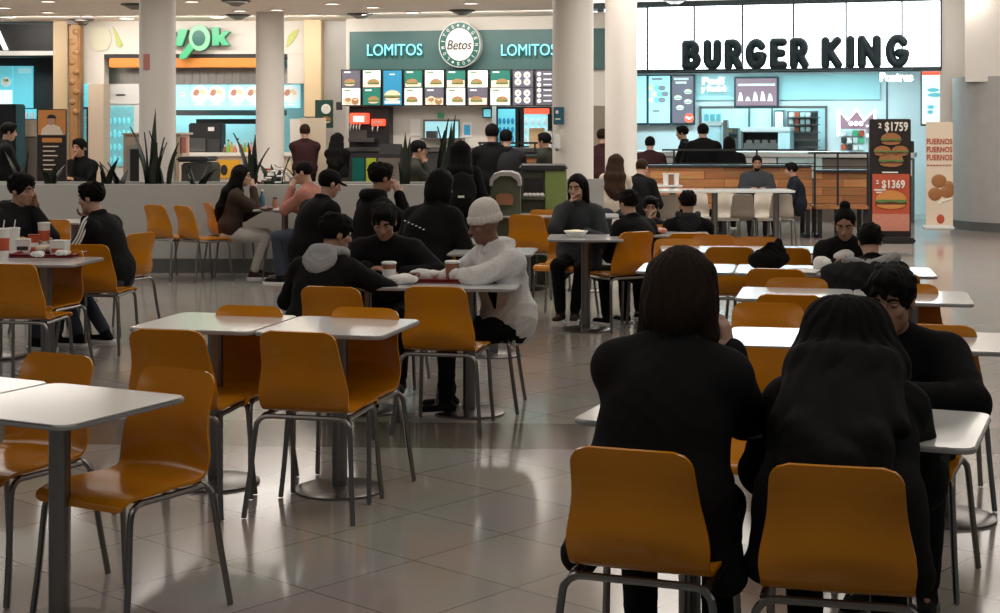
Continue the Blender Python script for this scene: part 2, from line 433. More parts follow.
# ================================================================== shop fittings
def one(o, label, cat, group=None): return tag(o, label, cat, group)
def burger(mb, x, z, w, y=0, order=(0, 1, 2, 0)):
    """a flat printed burger: bun, filling, leaf, bun, on the front of a board at depth y"""
    h = w*.62
    def half(z0, up, hh, ww, mi):
        mb.mat(mi); pts = [(x+ww/2*math.cos(R(a)), z0+(hh*math.sin(R(a)) if up else -hh*math.sin(R(a)))) for a in range(0, 181, 20)]
        mb.prism(pts if up else pts[::-1], y-.004, y)
    half(z+h*.5, True, h*.5, w, order[0])
    mb.mat(order[2]).prism([(x-w*.54, z+h*.40), (x-w*.3, z+h*.33), (x, z+h*.40), (x+w*.3, z+h*.33), (x+w*.54, z+h*.40), (x+w*.5, z+h*.5), (x-w*.5, z+h*.5)], y-.006, y)
    mb.mat(order[1]).prism([(x-w*.5, z+h*.24), (x+w*.5, z+h*.24), (x+w*.5, z+h*.38), (x-w*.5, z+h*.38)], y-.005, y)
    half(z+h*.24, False, h*.24, w*.94, order[3]); mb.mat(0)
def plate(mb, x, z, r, y, mi, top):
    mb.mat(mi); mb.prism([(x+r*math.cos(R(a)), z+r*math.sin(R(a))) for a in range(0, 360, 20)], y-.004, y)
    for k in range(5):
        a = 2.4*k; rr = r*.32
        mb.mat(top[k % len(top)]); mb.prism([(x+r*.4*math.cos(a)+rr*math.cos(R(q)), z+r*.25*math.sin(a)+r*.15+rr*.8*math.sin(R(q))) for q in range(0, 360, 40)], y-.006-.001*k, y)
    mb.mat(0)
class Fit:
    """a thing of several parts on a shop plane, parts given as pixel rectangles"""
    def __init__(s, F, name, rc, v, label, cat, group=None, z0=None):
        s.F = F; u0, za, u1, zb = F.rect(*rc, v); s.u, s.v, s.z = (u0+u1)/2, v, za if z0 is None else z0
        s.w, s.h = u1-u0, zb-s.z
        s.r = F.root(name, s.u, v, s.z); tag(s.r, label, cat, group)
    def part(s, name, rc, v, depth, m, bevel=.003):
        return s.F.part(name, s.r, s.u, s.v, s.z, rc, v, depth, m, bevel)
    def loc(s, px, py, v):
        u, z = s.F.uz(px, py, v); return u-s.u, v-s.v, z-s.z
    def local(s, name, mb, m, bevel=0):
        return mb.build(name, m, s.r, bevel)
    def text(s, name, body, rc, v, m, depth=.02, **k):
        u0, za, u1, zb = s.F.rect(*rc, v); me = text_mesh(body, u1-u0, zb-za, m, depth, **k)
        o = link(name, me, s.r); o.location = ((u0+u1)/2-s.u, v-s.v, za-s.z); return o

# --- far left dark shop
f = Fit(FW, 'shop_sign', (-16, 26, 7.5, 50), -.08, 'big white letter on the black fascia at the far left edge', 'sign')
f.text('letter', 'A', (-16, 26, 7.5, 50), -.06, M['white_letter'], .05, offset=.01)
o = FW.box('fascia_bar', (-100, 51, 53, 55.5), -.06, .055, M['white_plastic']); one(o, 'thin pale bar running under the black fascia at far left', 'fascia bar')
f = Fit(FW, 'menu_screen', (-20, 66, 12.5, 105), 2.1, 'cyan menu screen with food pictures at the far left edge', 'screen', 'cyan screens in the dark shop')
f.part('panel', (-20, 66, 12.5, 105), 2.1, .06, M['screen_cyan'])
f.part('price_panel', (-20, 90, 12, 104), 2.09, .02, M['screen_white'])
mb = MB(); a = f.loc(6, 82, 2.09); plate(mb, a[0], a[2], .09, a[1], 0, [1, 2]); f.local('picture', mb, [M['food_white'], M['food_pale'], M['food_green']])
f = Fit(FW, 'menu_screen', (13, 66, 32.5, 108), 2.1, 'plain cyan menu screen beside the food screen in the dark shop', 'screen', 'cyan screens in the dark shop')
f.part('panel', (13, 66, 32.5, 108), 2.1, .06, M['screen_cyan']); f.part('banner', (18, 68, 31, 73), 2.09, .02, M['screen_pale'])
f = Fit(FW, 'shop_counter', (-30, 120, 36, 180), 1.0, 'brown counter with a glass front in the dark left shop', 'counter', z0=0)
f.part('body', (-30, 136, 36, 400), 1.0, .6, M['counter_brown']); f.part('worktop', (-30, 133, 36.5, 136.5), .96, .7, M['tan']); f.part('display', (16, 120, 35.5, 133), 1.15, .3, M['tan'])
f = Fit(FW, 'lit_shelf', (10, 108, 36, 120), 2.0, 'cyan lit shelf under the screens in the dark shop', 'shelf')
f.part('back', (10, 109, 36, 121), 2.1, .04, M['screen_cyan']); f.part('board', (10, 119, 36, 121), 1.85, .25, M['dark_steel'])
for k in range(4): a = f.loc(14+6*k, 118.8, 1.95); f.local('jar', MB().lathe(a[0], a[1], [(.035, a[2]), (.04, a[2]+.08), (.02, a[2]+.12)], 10), M['white_plastic'])
o = FW.box('order_kiosk', (-12, 104, 15.5, 138), .2, .5, M['black_gloss'], .02, 0); one(o, 'black box kiosk behind the worker at the far left', 'kiosk')
f = Fit(FW, 'drink_fridge', (70, 107, 88, 160), 1.2, 'dark framed drink fridge with cyan glass beside beige pillar', 'fridge', z0=0)
f.part('body', (70, 106, 88, 400), 1.25, .5, M['black']); f.part('glass_door', (72.5, 109, 86, 150), 1.22, .03, M['glass_cyan'])
for k in range(3): f.part('shelf', (72.5, 117+10*k, 86, 118.2+10*k), 1.2, .03, M['white_plastic'])
o = FW.box('square_pillar', (88, 84, 103.5, 190), -.5, .4, M['tan'], .01, 0); structure(o); o.name = 'trim_7'
f = Fit(FW, 'carved_pillar', (67.5, 20, 80.5, 182), -.4, 'brown carved wooden pillar beside the white fascia', 'pillar', z0=0)
f.part('shaft', (68.5, 24, 79.5, 400), -.38, .26, M['wood_carved'], .03); f.part('capital', (65.5, 20, 81.5, 24), -.45, .38, M['counter_brown'], .02)
mb = MB()
for k in range(9): a = f.loc(74, 32+10*k, -.38); mb.ell((a[0]+.03*(-1)**k, a[1], a[2]), (.055, .02, .05), 10, 6)
f.local('knots', mb, M['wood_carved'])
o = FW.box('light_strip', (82, 84, 88, 107), -.05, .06, M['screen_cyan']); one(o, 'narrow cyan lit panel between carved and beige pillars', 'panel')
f = Fit(PW, 'poster_stand', (37, 109, 66, 182), 1.6, 'tall poster stand with orange portrait above a dark menu', 'poster stand', z0=0)
f.part('board', (37, 109, 66, 400), 1.6, .06, M['print_black'], .006); f.part('photo', (38, 110, 65.5, 135), 1.595, .01, M['print_orange']); f.part('heading', (42, 138, 62, 142.5), 1.595, .01, M['print_orange'])
mb = MB(); a = f.loc(51.5, 135, 1.59); s_ = .011
mb.mat(1).prism([(a[0]-.13, a[2]), (a[0]+.15, a[2]), (a[0]+.10, a[2]+.10), (a[0]+.03, a[2]+.13), (a[0]-.05, a[2]+.13), (a[0]-.12, a[2]+.07)], a[1]-.003, a[1])
mb.mat(0).prism([(a[0]+.045*math.cos(R(q)), a[2]+.175+.055*math.sin(R(q))) for q in range(0, 360, 24)], a[1]-.005, a[1])
mb.mat(2).prism([(a[0]+.055*math.cos(R(q)), a[2]+.21+.04*math.sin(R(q))) for q in range(-10, 191, 20)], a[1]-.007, a[1])
f.local('portrait', mb, [M['print_skin'], M['print_cream'], M['print_black']])
mb = MB()
for k in range(6): a = f.loc(43, 147+4.6*k, 1.595); mb.box(a[0], a[1]-.003, a[2], a[0]+.19*(1, .8, .95, .7, .9, .6)[k], a[1], a[2]+.014)
f.local('menu_lines', mb, M['print_cream'])
f = Fit(FW, 'dining_chair', (67, 148, 86, 182), .3, 'orange chair under the seated person in the left shop', 'chair', z0=0)
f.part('backrest', (67, 147, 78, 163), .7, .03, M['orange'], .01); f.part('seat', (68, 166, 86, 168), .3, .42, M['white_plastic'], .008)
for q in ((68.5, .3), (85, .3), (70, .68), (84.5, .68)): a = f.loc(q[0], 168, q[1]); f.local('leg', MB().tube([(a[0], a[1], a[2]), (a[0], a[1], .01)], .012), M['white_plastic'])

# --- wok shop
f = Fit(FW, 'wok_sign', (170, 25, 230, 60), -.12, 'green lettering with a pan shaped letter on white fascia', 'sign')
def poly_letter(f, pts, v, d, m, name):
    P = [f.loc(x, y, v) for x, y in pts]; mb = MB().prism([(p[0], p[2]) for p in P], v-f.v, v-f.v+d); return mb.build(name, m, f.r, .006)
for dv, col, dx in ((-.05, 'green_dark', 1.2), (-.10, 'green_letter', 0)):
    W_ = [(163, 29), (168, 29), (169.5, 39), (172, 31), (175, 31), (177, 39), (178.5, 29), (188, 29), (182, 46), (176, 46), (173.5, 39), (171, 46), (166, 46)]
    K_ = [(212, 27), (219, 27), (219, 35.5), (224, 31), (230, 31), (224, 37.5), (230, 45.5), (222.5, 45.5), (219, 41), (219, 45.5), (212, 45.5)]
    for nm, pl in (('letter_w', W_), ('letter_k', K_)): poly_letter(f, [(x+dx, y+dx*.6) for x, y in pl], -.12+dv, .05, M[col], nm)
    poly_letter(f, [(189+dx, 43), (195+dx, 47), (186+dx, 58.5), (180+dx, 59.5), (179+dx, 56)], -.125+dv, .06, M[col], 'pan_handle')
    poly_letter(f, [(199.5+dx+10.6*math.cos(R(q)), 38+dx*.5+13*math.sin(R(q))) for q in range(0, 360, 15)], -.13+dv, .07, M['green_light' if not dx else col], 'pan_rim')
poly_letter(f, [(198.5+6.6*math.cos(R(q)), 38+8*math.sin(R(q))) for q in range(0, 360, 15)], -.245, .03, M['green_dark'], 'pan_bowl')
for nm, lab, pts in (('onion', 'pale onion drawing on the white fascia', [(88, 30), (93, 26), (104, 25), (110, 30), (112, 40), (108, 50), (97, 52), (90, 45)]),
                     ('leaf', 'lime green leaf drawing beside the pale onion', [(112, 25), (117, 32), (123, 45), (120, 48), (116.5, 46), (115, 36)]),
                     ('leaf', 'yellow green leaf drawing right of the second white column', [(299, 29), (294, 30), (288, 36), (286, 48), (291, 44), (297, 36)])):
    f = Fit(FW, 'fascia_'+nm, (min(p[0] for p in pts), min(p[1] for p in pts), max(p[0] for p in pts), max(p[1] for p in pts)), -.02, lab, 'wall graphic')
    poly_letter(f, pts, -.012, .012, M['leaf_pale' if nm == 'onion' else 'leaf_lime'], 'motif')
o = FW.box('shop_beam', (104, 53.5, 287, 58), .02, .5, M['black'], 0); structure(o); o.name = 'trim_8'
o = FW.box('orange_beam', (109, 58, 257, 67.5), -.02, .2, M['orange_beam'], .01); one(o, 'long orange wooden beam above the wok shop opening', 'beam')
f = Fit(FW, 'extractor_hood', (176, 67, 284, 85), .6, 'brushed steel extractor hood below the orange beam', 'hood')
f.part('hood', (104, 67, 284, 85), .6, 1.0, M['hood_steel'], .01)
mb = MB(); hood_pan = []
for k in range(14): a = f.loc(178+8*k, 84, .58); b_ = f.loc(184+8*k, 68, .58); mb.box(a[0], a[1], a[2], b_[0], a[1]+.03, b_[2])
f.local('filter_panels', mb, M['hood_steel'], .006)
for k, (x0, x1) in enumerate(((176, 189.5), (190.5, 227), (228, 263.5), (264.5, 300))):
    f = Fit(FW, 'menu_screen', (x0, 84.5, x1, 108), .5, ['narrow cyan menu screen with a small ring, beside first white column', 'cyan menu screen with two food bowls below the green letters', 'cyan menu screen with two food bowls left of second column', 'cyan menu screen with a food bowl right of second column'][k], 'screen', 'cyan wok menu screens')
    f.part('panel', (x0, 84.5, x1, 108), .5, .08, M['screen_pale'], .01)
    mb = MB()
    for q in ((x0+7,) if k == 0 else (x0+9, x0+26)):
        a = f.loc(q, 94.5, .498); plate(mb, a[0], a[2], .04 if k == 0 else .155, a[1], 0, [1, 2, 3])
    f.local('picture', mb, [M['food_white'], M['food_pale'], M['food_red'], M['food_white']])
    if k: mb = MB(); [(lambda a: mb.box(a[0], a[1]-.002, a[2], a[0]+.16, a[1], a[2]+.012))(f.loc(x0+4+17*j, 105, .498)) for j in (0, 1)]; f.local('caption', mb, M['screen_white'])
f = Fit(FW, 'wall_shelf', (176, 108, 284, 124), 1.6, 'dark shelf across the cyan lit back of wok kitchen', 'shelf')
f.part('board', (196, 119, 262, 124), 1.6, .35, M['black']); f.part('rail', (176, 110, 284, 115.5), 1.7, .3, M['steel'])
f = Fit(FW, 'coffee_machine', (188.5, 123, 221, 153.5), .3, 'black coffee machine with steel front on wok counter', 'coffee machine')
f.part('body', (188.5, 123, 221, 153.5), .34, .4, M['black'], .02); f.part('steel_panel', (190, 138, 205, 151.5), .325, .03, M['steel']); f.part('grille', (208, 139, 220, 152), .325, .03, M['charcoal']); f.part('logo_plate', (208, 127, 214, 131), .325, .03, M['white_plastic'])
for k in range(9):
    px = 225+3.3*k; a = FW.uz(px, 153.3 if k % 2 else 152, .2 if k % 2 else .35)
    r = FW.root('sauce_bottle', a[0], .2 if k % 2 else .35, 1.14); hh = (.13, .22, .18, .15, .24, .15, .2, .13, .18)[k]
    MB().lathe(0, 0, [(.035, 0), (.037, hh*.6), (.014, hh*.82), (.014, hh)], 12).build('bottle', M[('cup_brown', 'food_green', 'yellow', 'red_sign', 'white_plastic')[k % 5]], r)
    MB().cyl(0, 0, hh, hh+.025, .016, n=10).build('cap', M[('white_plastic', 'black', 'red_sign')[k % 3]], r)
    tag(r, ['short brown sauce bottle beside the coffee machine', 'tall green sauce bottle second from coffee machine', 'amber sauce bottle third from coffee machine', 'reddish sauce bottle in the wok counter row, fourth', 'tall pale sauce bottle in the middle of the wok counter row',
            'brown sauce bottle just right of the tall pale one', 'green sauce bottle third from the second white column', 'short amber sauce bottle next to last before second column', 'reddish sauce bottle nearest the second white column'][k], 'bottle', 'sauce bottles on the wok counter')
f = Fit(FW, 'shop_counter', (172, 153, 292, 190), -.1, 'cream front counter of the wok shop', 'counter', z0=0)
f.part('body', (172, 156, 292, 400), -.05, .8, M['counter_cream'], .01); f.part('worktop', (171, 153, 293, 156.5), -.1, .9, M['column_white'], .008); f.part('yellow_panel', (217, 160, 240, 178), -.08, .05, M['yellow'])
mb = MB(); a = f.loc(224, 170, -.09); mb.prism([(a[0]+.06*math.cos(R(q)), a[2]+.09*math.sin(R(q))) for q in range(0, 360, 30)], a[1], a[1]+.02); f.local('opening', mb, M['black'])
f = Fit(FW, 'drink_fridge', (104.5, 84, 140, 170), .35, 'white drink fridge with a cyan lit door behind first column', 'fridge', z0=0)
f.part('body', (104.5, 84, 141, 400), .4, .6, M['white_plastic'], .01); f.part('header', (106, 86, 140, 104), .37, .04, M['white_plastic']); f.part('glass_door', (108, 106, 133.5, 166), .37, .04, M['glass_cyan']); f.part('emblem', (116, 94, 125, 96), .36, .02, M['steel'])
mb = MB()
for k in range(4):
    for j in range(5): a = f.loc(110+4.6*j, 121+13*k, .36); mb.ell((a[0], a[1], a[2]), (.028, .01, .06+.02*((j*k) % 2)), 8, 6)
f.local('drink_bottles', mb, M['screen_cyan'])
f = Fit(PW, 'serving_cabinet', (123, 133, 180, 182), 2.4, 'beige cabinet with a grey recess behind the snake plants', 'cabinet', z0=0)
f.part('body', (123, 134.5, 179, 400), 2.44, .6, M['tan'], .01); f.part('top', (122, 133, 181, 135), 2.4, .7, M['tan'], .006); f.part('recess_frame', (127, 145, 163, 184), 2.42, .04, M['stone']); f.part('recess', (130, 149, 142, 182), 2.405, .03, M['black']); f.part('door', (143, 149, 161, 182), 2.405, .03, M['stone'])
f = Fit(PW, 'steel_bin', (180, 160, 212, 184), 1.2, 'grey steel box behind the planter, under a dark lid', 'box', z0=0)
f.part('body', (181, 163, 212, 400), 1.2, .5, M['steel'], .02); f.part('lid', (176, 157, 208, 162), 1.15, .6, M['charcoal'], .02)
o = PW.box('red_carton', (181, 137, 186, 153), 2.5, .12, M['red_sign'], .004, None); one(o, 'narrow red and white carton on the beige cabinet', 'carton')

# --- sandwich shop
f = Fit(FB, 'shop_sign', (349.5, 31, 606, 70), -.1, 'long teal shop sign with round logo and glowing lettering', 'sign')
f.part('panel', (349.5, 30, 606, 70), -.06, .06, M['teal'], 0)
LC = (459.5, 44.5)
def disc(f, cx, cy, rx, ry, v, d, m, name):
    P = [f.loc(cx+rx*math.cos(R(q)), cy+ry*math.sin(R(q)), v) for q in range(0, 360, 10)]; return MB().prism([(p[0], p[2]) for p in P], v-f.v, v-f.v+d).build(name, m, f.r)
disc(f, *LC, 20.8, 23, -.24, .18, M['white_plastic'], 'logo_rim'); disc(f, *LC, 20, 22.1, -.25, .02, M['green_dark'], 'logo_ring'); disc(f, *LC, 14, 16.3, -.265, .02, M['white_plastic'], 'logo_face')
f.text('logo_word', 'Betos', (447, 40, 471.5, 49.5), -.275, M['black'], .01, shear=.25)
RING = ' LOMITOS ' + '*' + ' ARGENTINOS ' + '*' + ' LOMITOS *'
mbx = []
for k, ch in enumerate('LOMITOS*ARGENTINOS*'):
    a = 2*math.pi*k/19 - 2.4; px, py = LC[0]+17*math.sin(a), LC[1]-19.2*math.cos(a)
    if ch == '*': mb = MB(); p = f.loc(px, py, -.262); mb.ell((0, 0, 0), (.02, .006, .02), 8, 6); o = mb.build('ring_dot', M['white_plastic'], f.r); o.location = p; continue
    me = text_mesh(ch, .038 if ch != 'I' else .011, .055, M['white_plastic'], .008, offset=.015)
    me.transform(Matrix.Translation((0, 0, -.0275))); o = link('ring_letter', me, f.r); o.location = f.loc(px, py, -.262); o.rotation_euler = (0, a, 0)
for x0, x1 in ((367, 422), (501, 556)):
    f.text('lettering_shade', 'LOMITOS', (x0+1, 47, x1+1, 58.5), -.075, M['green_dark'], .02, offset=.01)
    f.text('lettering', 'LOMITOS', (x0, 44, x1, 55.5), -.12, M['neon_cyan'], .02)
BX = [340.5, 361.5, 381.8, 403, 423.5, 445, 466.5, 489, 511.5, 534.5, 557]
for k in range(10):
    x0, x1 = BX[k]+.6, BX[k+1]-.6
    f = Fit(FB, 'menu_board', (x0, 69.5, x1, 106), -.17, ['lit menu board with dark top, first at the left of the row', 'lit menu board with pale upper sandwich and green lower half, second from left', 'tall blue lit menu board with one large burger', 'lit menu board with green leaf corner and pale lower half',
        'lit menu board with drinks above fried food on black', 'lit menu board with green top right under the round logo', 'lit menu board with dark lower panel, right of the round logo', 'lit menu board with green upper sandwich, third from the right end', 'lit menu board with four plates on black and white', 'dark lit menu board with text columns beside the white column'][k], 'menu board', 'lit menu boards in the sandwich shop')
    f.part('frame', (x0, 69.5, x1, 106), -.15, .05, M['black'], 0)
    T = [('screen_dark', 'screen_white'), ('screen_white', 'screen_green'), ('screen_blue', 'screen_blue'), ('screen_green', 'screen_white'), ('screen_white', 'screen_dark'), ('screen_green', 'screen_white'), ('screen_white', 'screen_dark'), ('screen_green', 'screen_white'), ('screen_dark', 'screen_dark'), ('screen_dark', 'screen_dark')][k]
    f.part('upper_panel', (x0+1, 70.5, x1-1, 87.2), -.165, .02, M[T[0]], 0); f.part('lower_panel', (x0+1, 88 if k != 2 else 87, x1-1, 105), -.165, .02, M[T[1]], 0)
    mb = MB(); ms = [M['food_bun'], M['food_meat'], M['food_green'], M['food_pale'], M['food_white'], M['food_red'], M['screen_peach']]; xm = (x0+x1)/2
    if k == 2:
        a = f.loc(xm, 103, -.166); mb.mat(4).box(a[0]-.13, a[1]-.003, a[2]-.01, a[0]+.13, a[1], a[2]+.04); burger(mb, a[0], a[2]+.04, .27, a[1]-.003, (3, 1, 2, 3)); a = f.loc(xm-3, 75, -.166); mb.mat(4).box(a[0], a[1]-.002, a[2], a[0]+.09, a[1], a[2]+.02)
    elif k == 8:
        for q in ((-5, 75), (4, 75), (-5, 82), (4, 82), (-5, 93), (4, 93), (-5, 100), (4, 100)): a = f.loc(xm+q[0], q[1], -.166); plate(mb, a[0], a[2], .055, a[1], 4, [3, 4, 0])
    elif k == 9:
        for j in range(6):
            a = f.loc(x0+4, 74+5.4*j, -.166); plate(mb, a[0], a[2], .035, a[1], 4, [3, 4]); mb.mat(4).box(a[0]+.07, a[1]-.002, a[2]-.01, a[0]+.2, a[1], a[2]+.012)
    else:
        for j, py in enumerate((86, 103.5)):
            if j: f.local('picture', mb, ms); mb = MB()
            a = f.loc(xm, py, -.166)
            if k == 4 and j == 0 or k == 3 and j == 0: mb.mat(6).box(a[0]-.13, a[1]-.002, a[2]-.01, a[0]+.13, a[1], a[2]+.05)
            elif (k+j) % 2: mb.mat(6).box(a[0]-.145, a[1]-.002, a[2]-.02, a[0]+.145, a[1], a[2]+.09)
            if k in (0, 4) and j: plate(mb, a[0]-.05, a[2]+.05, .07, a[1]-.002, 3, [0, 5, 0]); plate(mb, a[0]+.07, a[2]+.04, .06, a[1]-.002, 0, [0, 3])
            else: burger(mb, a[0]+(.03 if k % 3 else -.02), a[2], .19, a[1]-.002, (0, 1, 2, 3))
            a = f.loc(x0+3, 73 if j == 0 else 91, -.166); mb.mat(4 if T[j] in ('screen_dark', 'screen_green') else 2).box(a[0], a[1]-.002, a[2], a[0]+.11, a[1], a[2]+.025)
    f.local('picture', mb, ms)
f = Fit(FB, 'poster', (315, 100, 332.5, 128), -.6, 'dark green food poster on the marble wall beside beige pilaster', 'poster')
f.part('board', (315, 100, 332.5, 128), -.6, .04, M['poster_green']); mb = MB(); a = f.loc(326, 123, -.605); burger(mb, a[0], a[2], .17, a[1], (0, 1, 2, 3)); a = f.loc(326, 109, -.605); plate(mb, a[0], a[2], .08, a[1], 4, [4, 3]); f.local('picture', mb, [M['print_bun'], M['print_meat'], M['print_green'], M['print_cream'], M['paper']])
o = FB.box('wall_notice', (336, 102, 342, 110), -.06, .02, M['charcoal']); one(o, 'small dark notice on the marble wall left of the menu boards', 'notice')
f = Fit(FB, 'soda_machine', (349, 106, 389, 152), -.1, 'black soda machine with two red lit headers', 'soda machine', z0=1.2)
f.part('cabinet', (349, 106, 389, 150), .0, .24, M['black'], .01); f.part('header', (349.5, 113, 367.5, 124), -.12, .14, M['lamp_red'], .01); f.part('small_header', (371, 119, 384, 126), -.1, .12, M['lamp_red'], .01)
f.part('emblem', (353, 116, 364, 122), -.135, .02, M['food_white'], .004); f.part('emblem', (373, 121, 382, 124), -.115, .02, M['food_red'], .004)
f.part('drip_tray', (348, 138, 374, 142), -.2, .3, M['steel'], .006); f.part('splash_panel', (350, 130, 367, 138), -.03, .03, M['steel'])
for k in range(6): a = f.loc(351+3*k if k < 4 else 373+5*(k-4), 127 if k < 4 else 128.5, -.1); f.local('tap', MB().tube([(a[0], a[1], a[2]+.04), (a[0], a[1]-.03, a[2]), (a[0], a[1]-.03, a[2]-.05)], .013), M['steel'])
f = Fit(FB, 'serving_hatch', (424, 120, 459, 139), .2, 'lit steel serving hatch in the white sandwich shop wall', 'hatch')
f.part('frame', (423, 119.5, 459.5, 139.5), .23, .02, M['steel']); f.part('opening', (425, 121.5, 458, 138), .215, .02, M['screen_pale']); f.part('till', (426, 131, 436, 138.5), .1, .12, M['charcoal']); f.part('shelf', (420, 138, 462, 140), .05, .2, M['steel'])
o = FB.box('paper_notice', (410, 119, 420.5, 136), .235, .012, M['paper']); one(o, 'white paper notice left of the serving hatch', 'notice', 'notices beside the hatch')
f = Fit(FB, 'paper_notice', (462, 122, 472, 137.5), .235, 'white notice with a blue square right of the serving hatch', 'notice', 'notices beside the hatch'); f.part('sheet', (462, 122, 472, 137.5), .235, .012, M['paper']); f.part('square', (464, 125, 470, 135), .23, .01, M['screen_blue'])
o = FB.box('exit_sign', (437.5, 113, 443, 118), .2, .04, M['green_letter']); one(o, 'tiny green sign above the serving hatch', 'sign')
f = Fit(FB, 'till_screen', (482.5, 108, 491.5, 118), .1, 'small square teal screen below the menu boards', 'screen'); f.part('case', (482.5, 108, 491.5, 118), .1, .05, M['black']); f.part('display', (483.5, 109.2, 490.5, 116.8), .09, .012, M['screen_cyan'])
for x0, x1, lab in ((494, 518.5, 'narrow black framed fridge with a cyan door, sandwich shop'), (520, 551, 'wide fridge with a red header, sandwich shop')):
    f = Fit(FB, 'drink_fridge', (x0, 107, x1, 160), 1.0, lab, 'fridge', 'fridges in the sandwich shop', z0=0)
    f.part('body', (x0, 106.5, x1, 400), 1.02, .25, M['black'], .01); f.part('glass_door', (x0+4, 114 if x0 > 500 else 109, x1-3.5, 146), 1.0, .03, M['screen_cyan' if x0 < 500 else 'screen_pale'], .005)
    if x0 > 500: f.part('header', (524, 108.5, 549, 114), .99, .04, M['lamp_red'], .005)
    mb = MB()
    for k in range(3):
        for j in range(4): a = f.loc(x0+6+(x1-x0-12)/3*j, 121+9*k, .99); mb.ell((a[0], a[1], a[2]), (.028, .01, .055), 8, 6)
    f.local('drink_bottles', mb, M['food_white' if x0 > 500 else 'screen_blue'])
o = FB.box('cardboard_box', (529, 128, 542.5, 149), .2, .2, M['box_brown'], .01, 1.2); one(o, 'brown cardboard box in front of the red headed fridge', 'box')
o = FB.box('price_card', (543, 131, 551, 150), .2, .1, M['white_plastic'], .01, 1.2); one(o, 'white card beside the cardboard box near the white column', 'card')
f = Fit(FB, 'shop_counter', (349, 142, 606, 200), -.5, 'long dark counter with a steel top in the sandwich shop', 'counter', z0=0)
f.part('body', (346, 152, 606, 400), -.45, .65, M['charcoal'], .01); f.part('worktop', (345, 148, 606, 152), -.5, .72, M['steel'], .008); f.part('green_panel', (366, 158, 376, 184), -.47, .04, M['green_bin']); f.part('green_panel', (352, 158, 364, 184), -.47, .04, M['green_dark']); f.part('cream_panel', (378, 158, 400, 184), -.47, .04, M['counter_brown'])
o = FB.box('order_display', (379, 144, 401, 155), -.9, .08, M['charcoal'], .01); one(o, 'dark slate order display above the planter, beside plants', 'display')
f = Fit(FW, 'glass_balustrade', (316, 116, 332, 180), -1.6, 'narrow cream screen beside the standing customers', 'screen panel', z0=0); f.part('panel', (300, 118, 326, 400), -1.0, .04, M['counter_cream'])
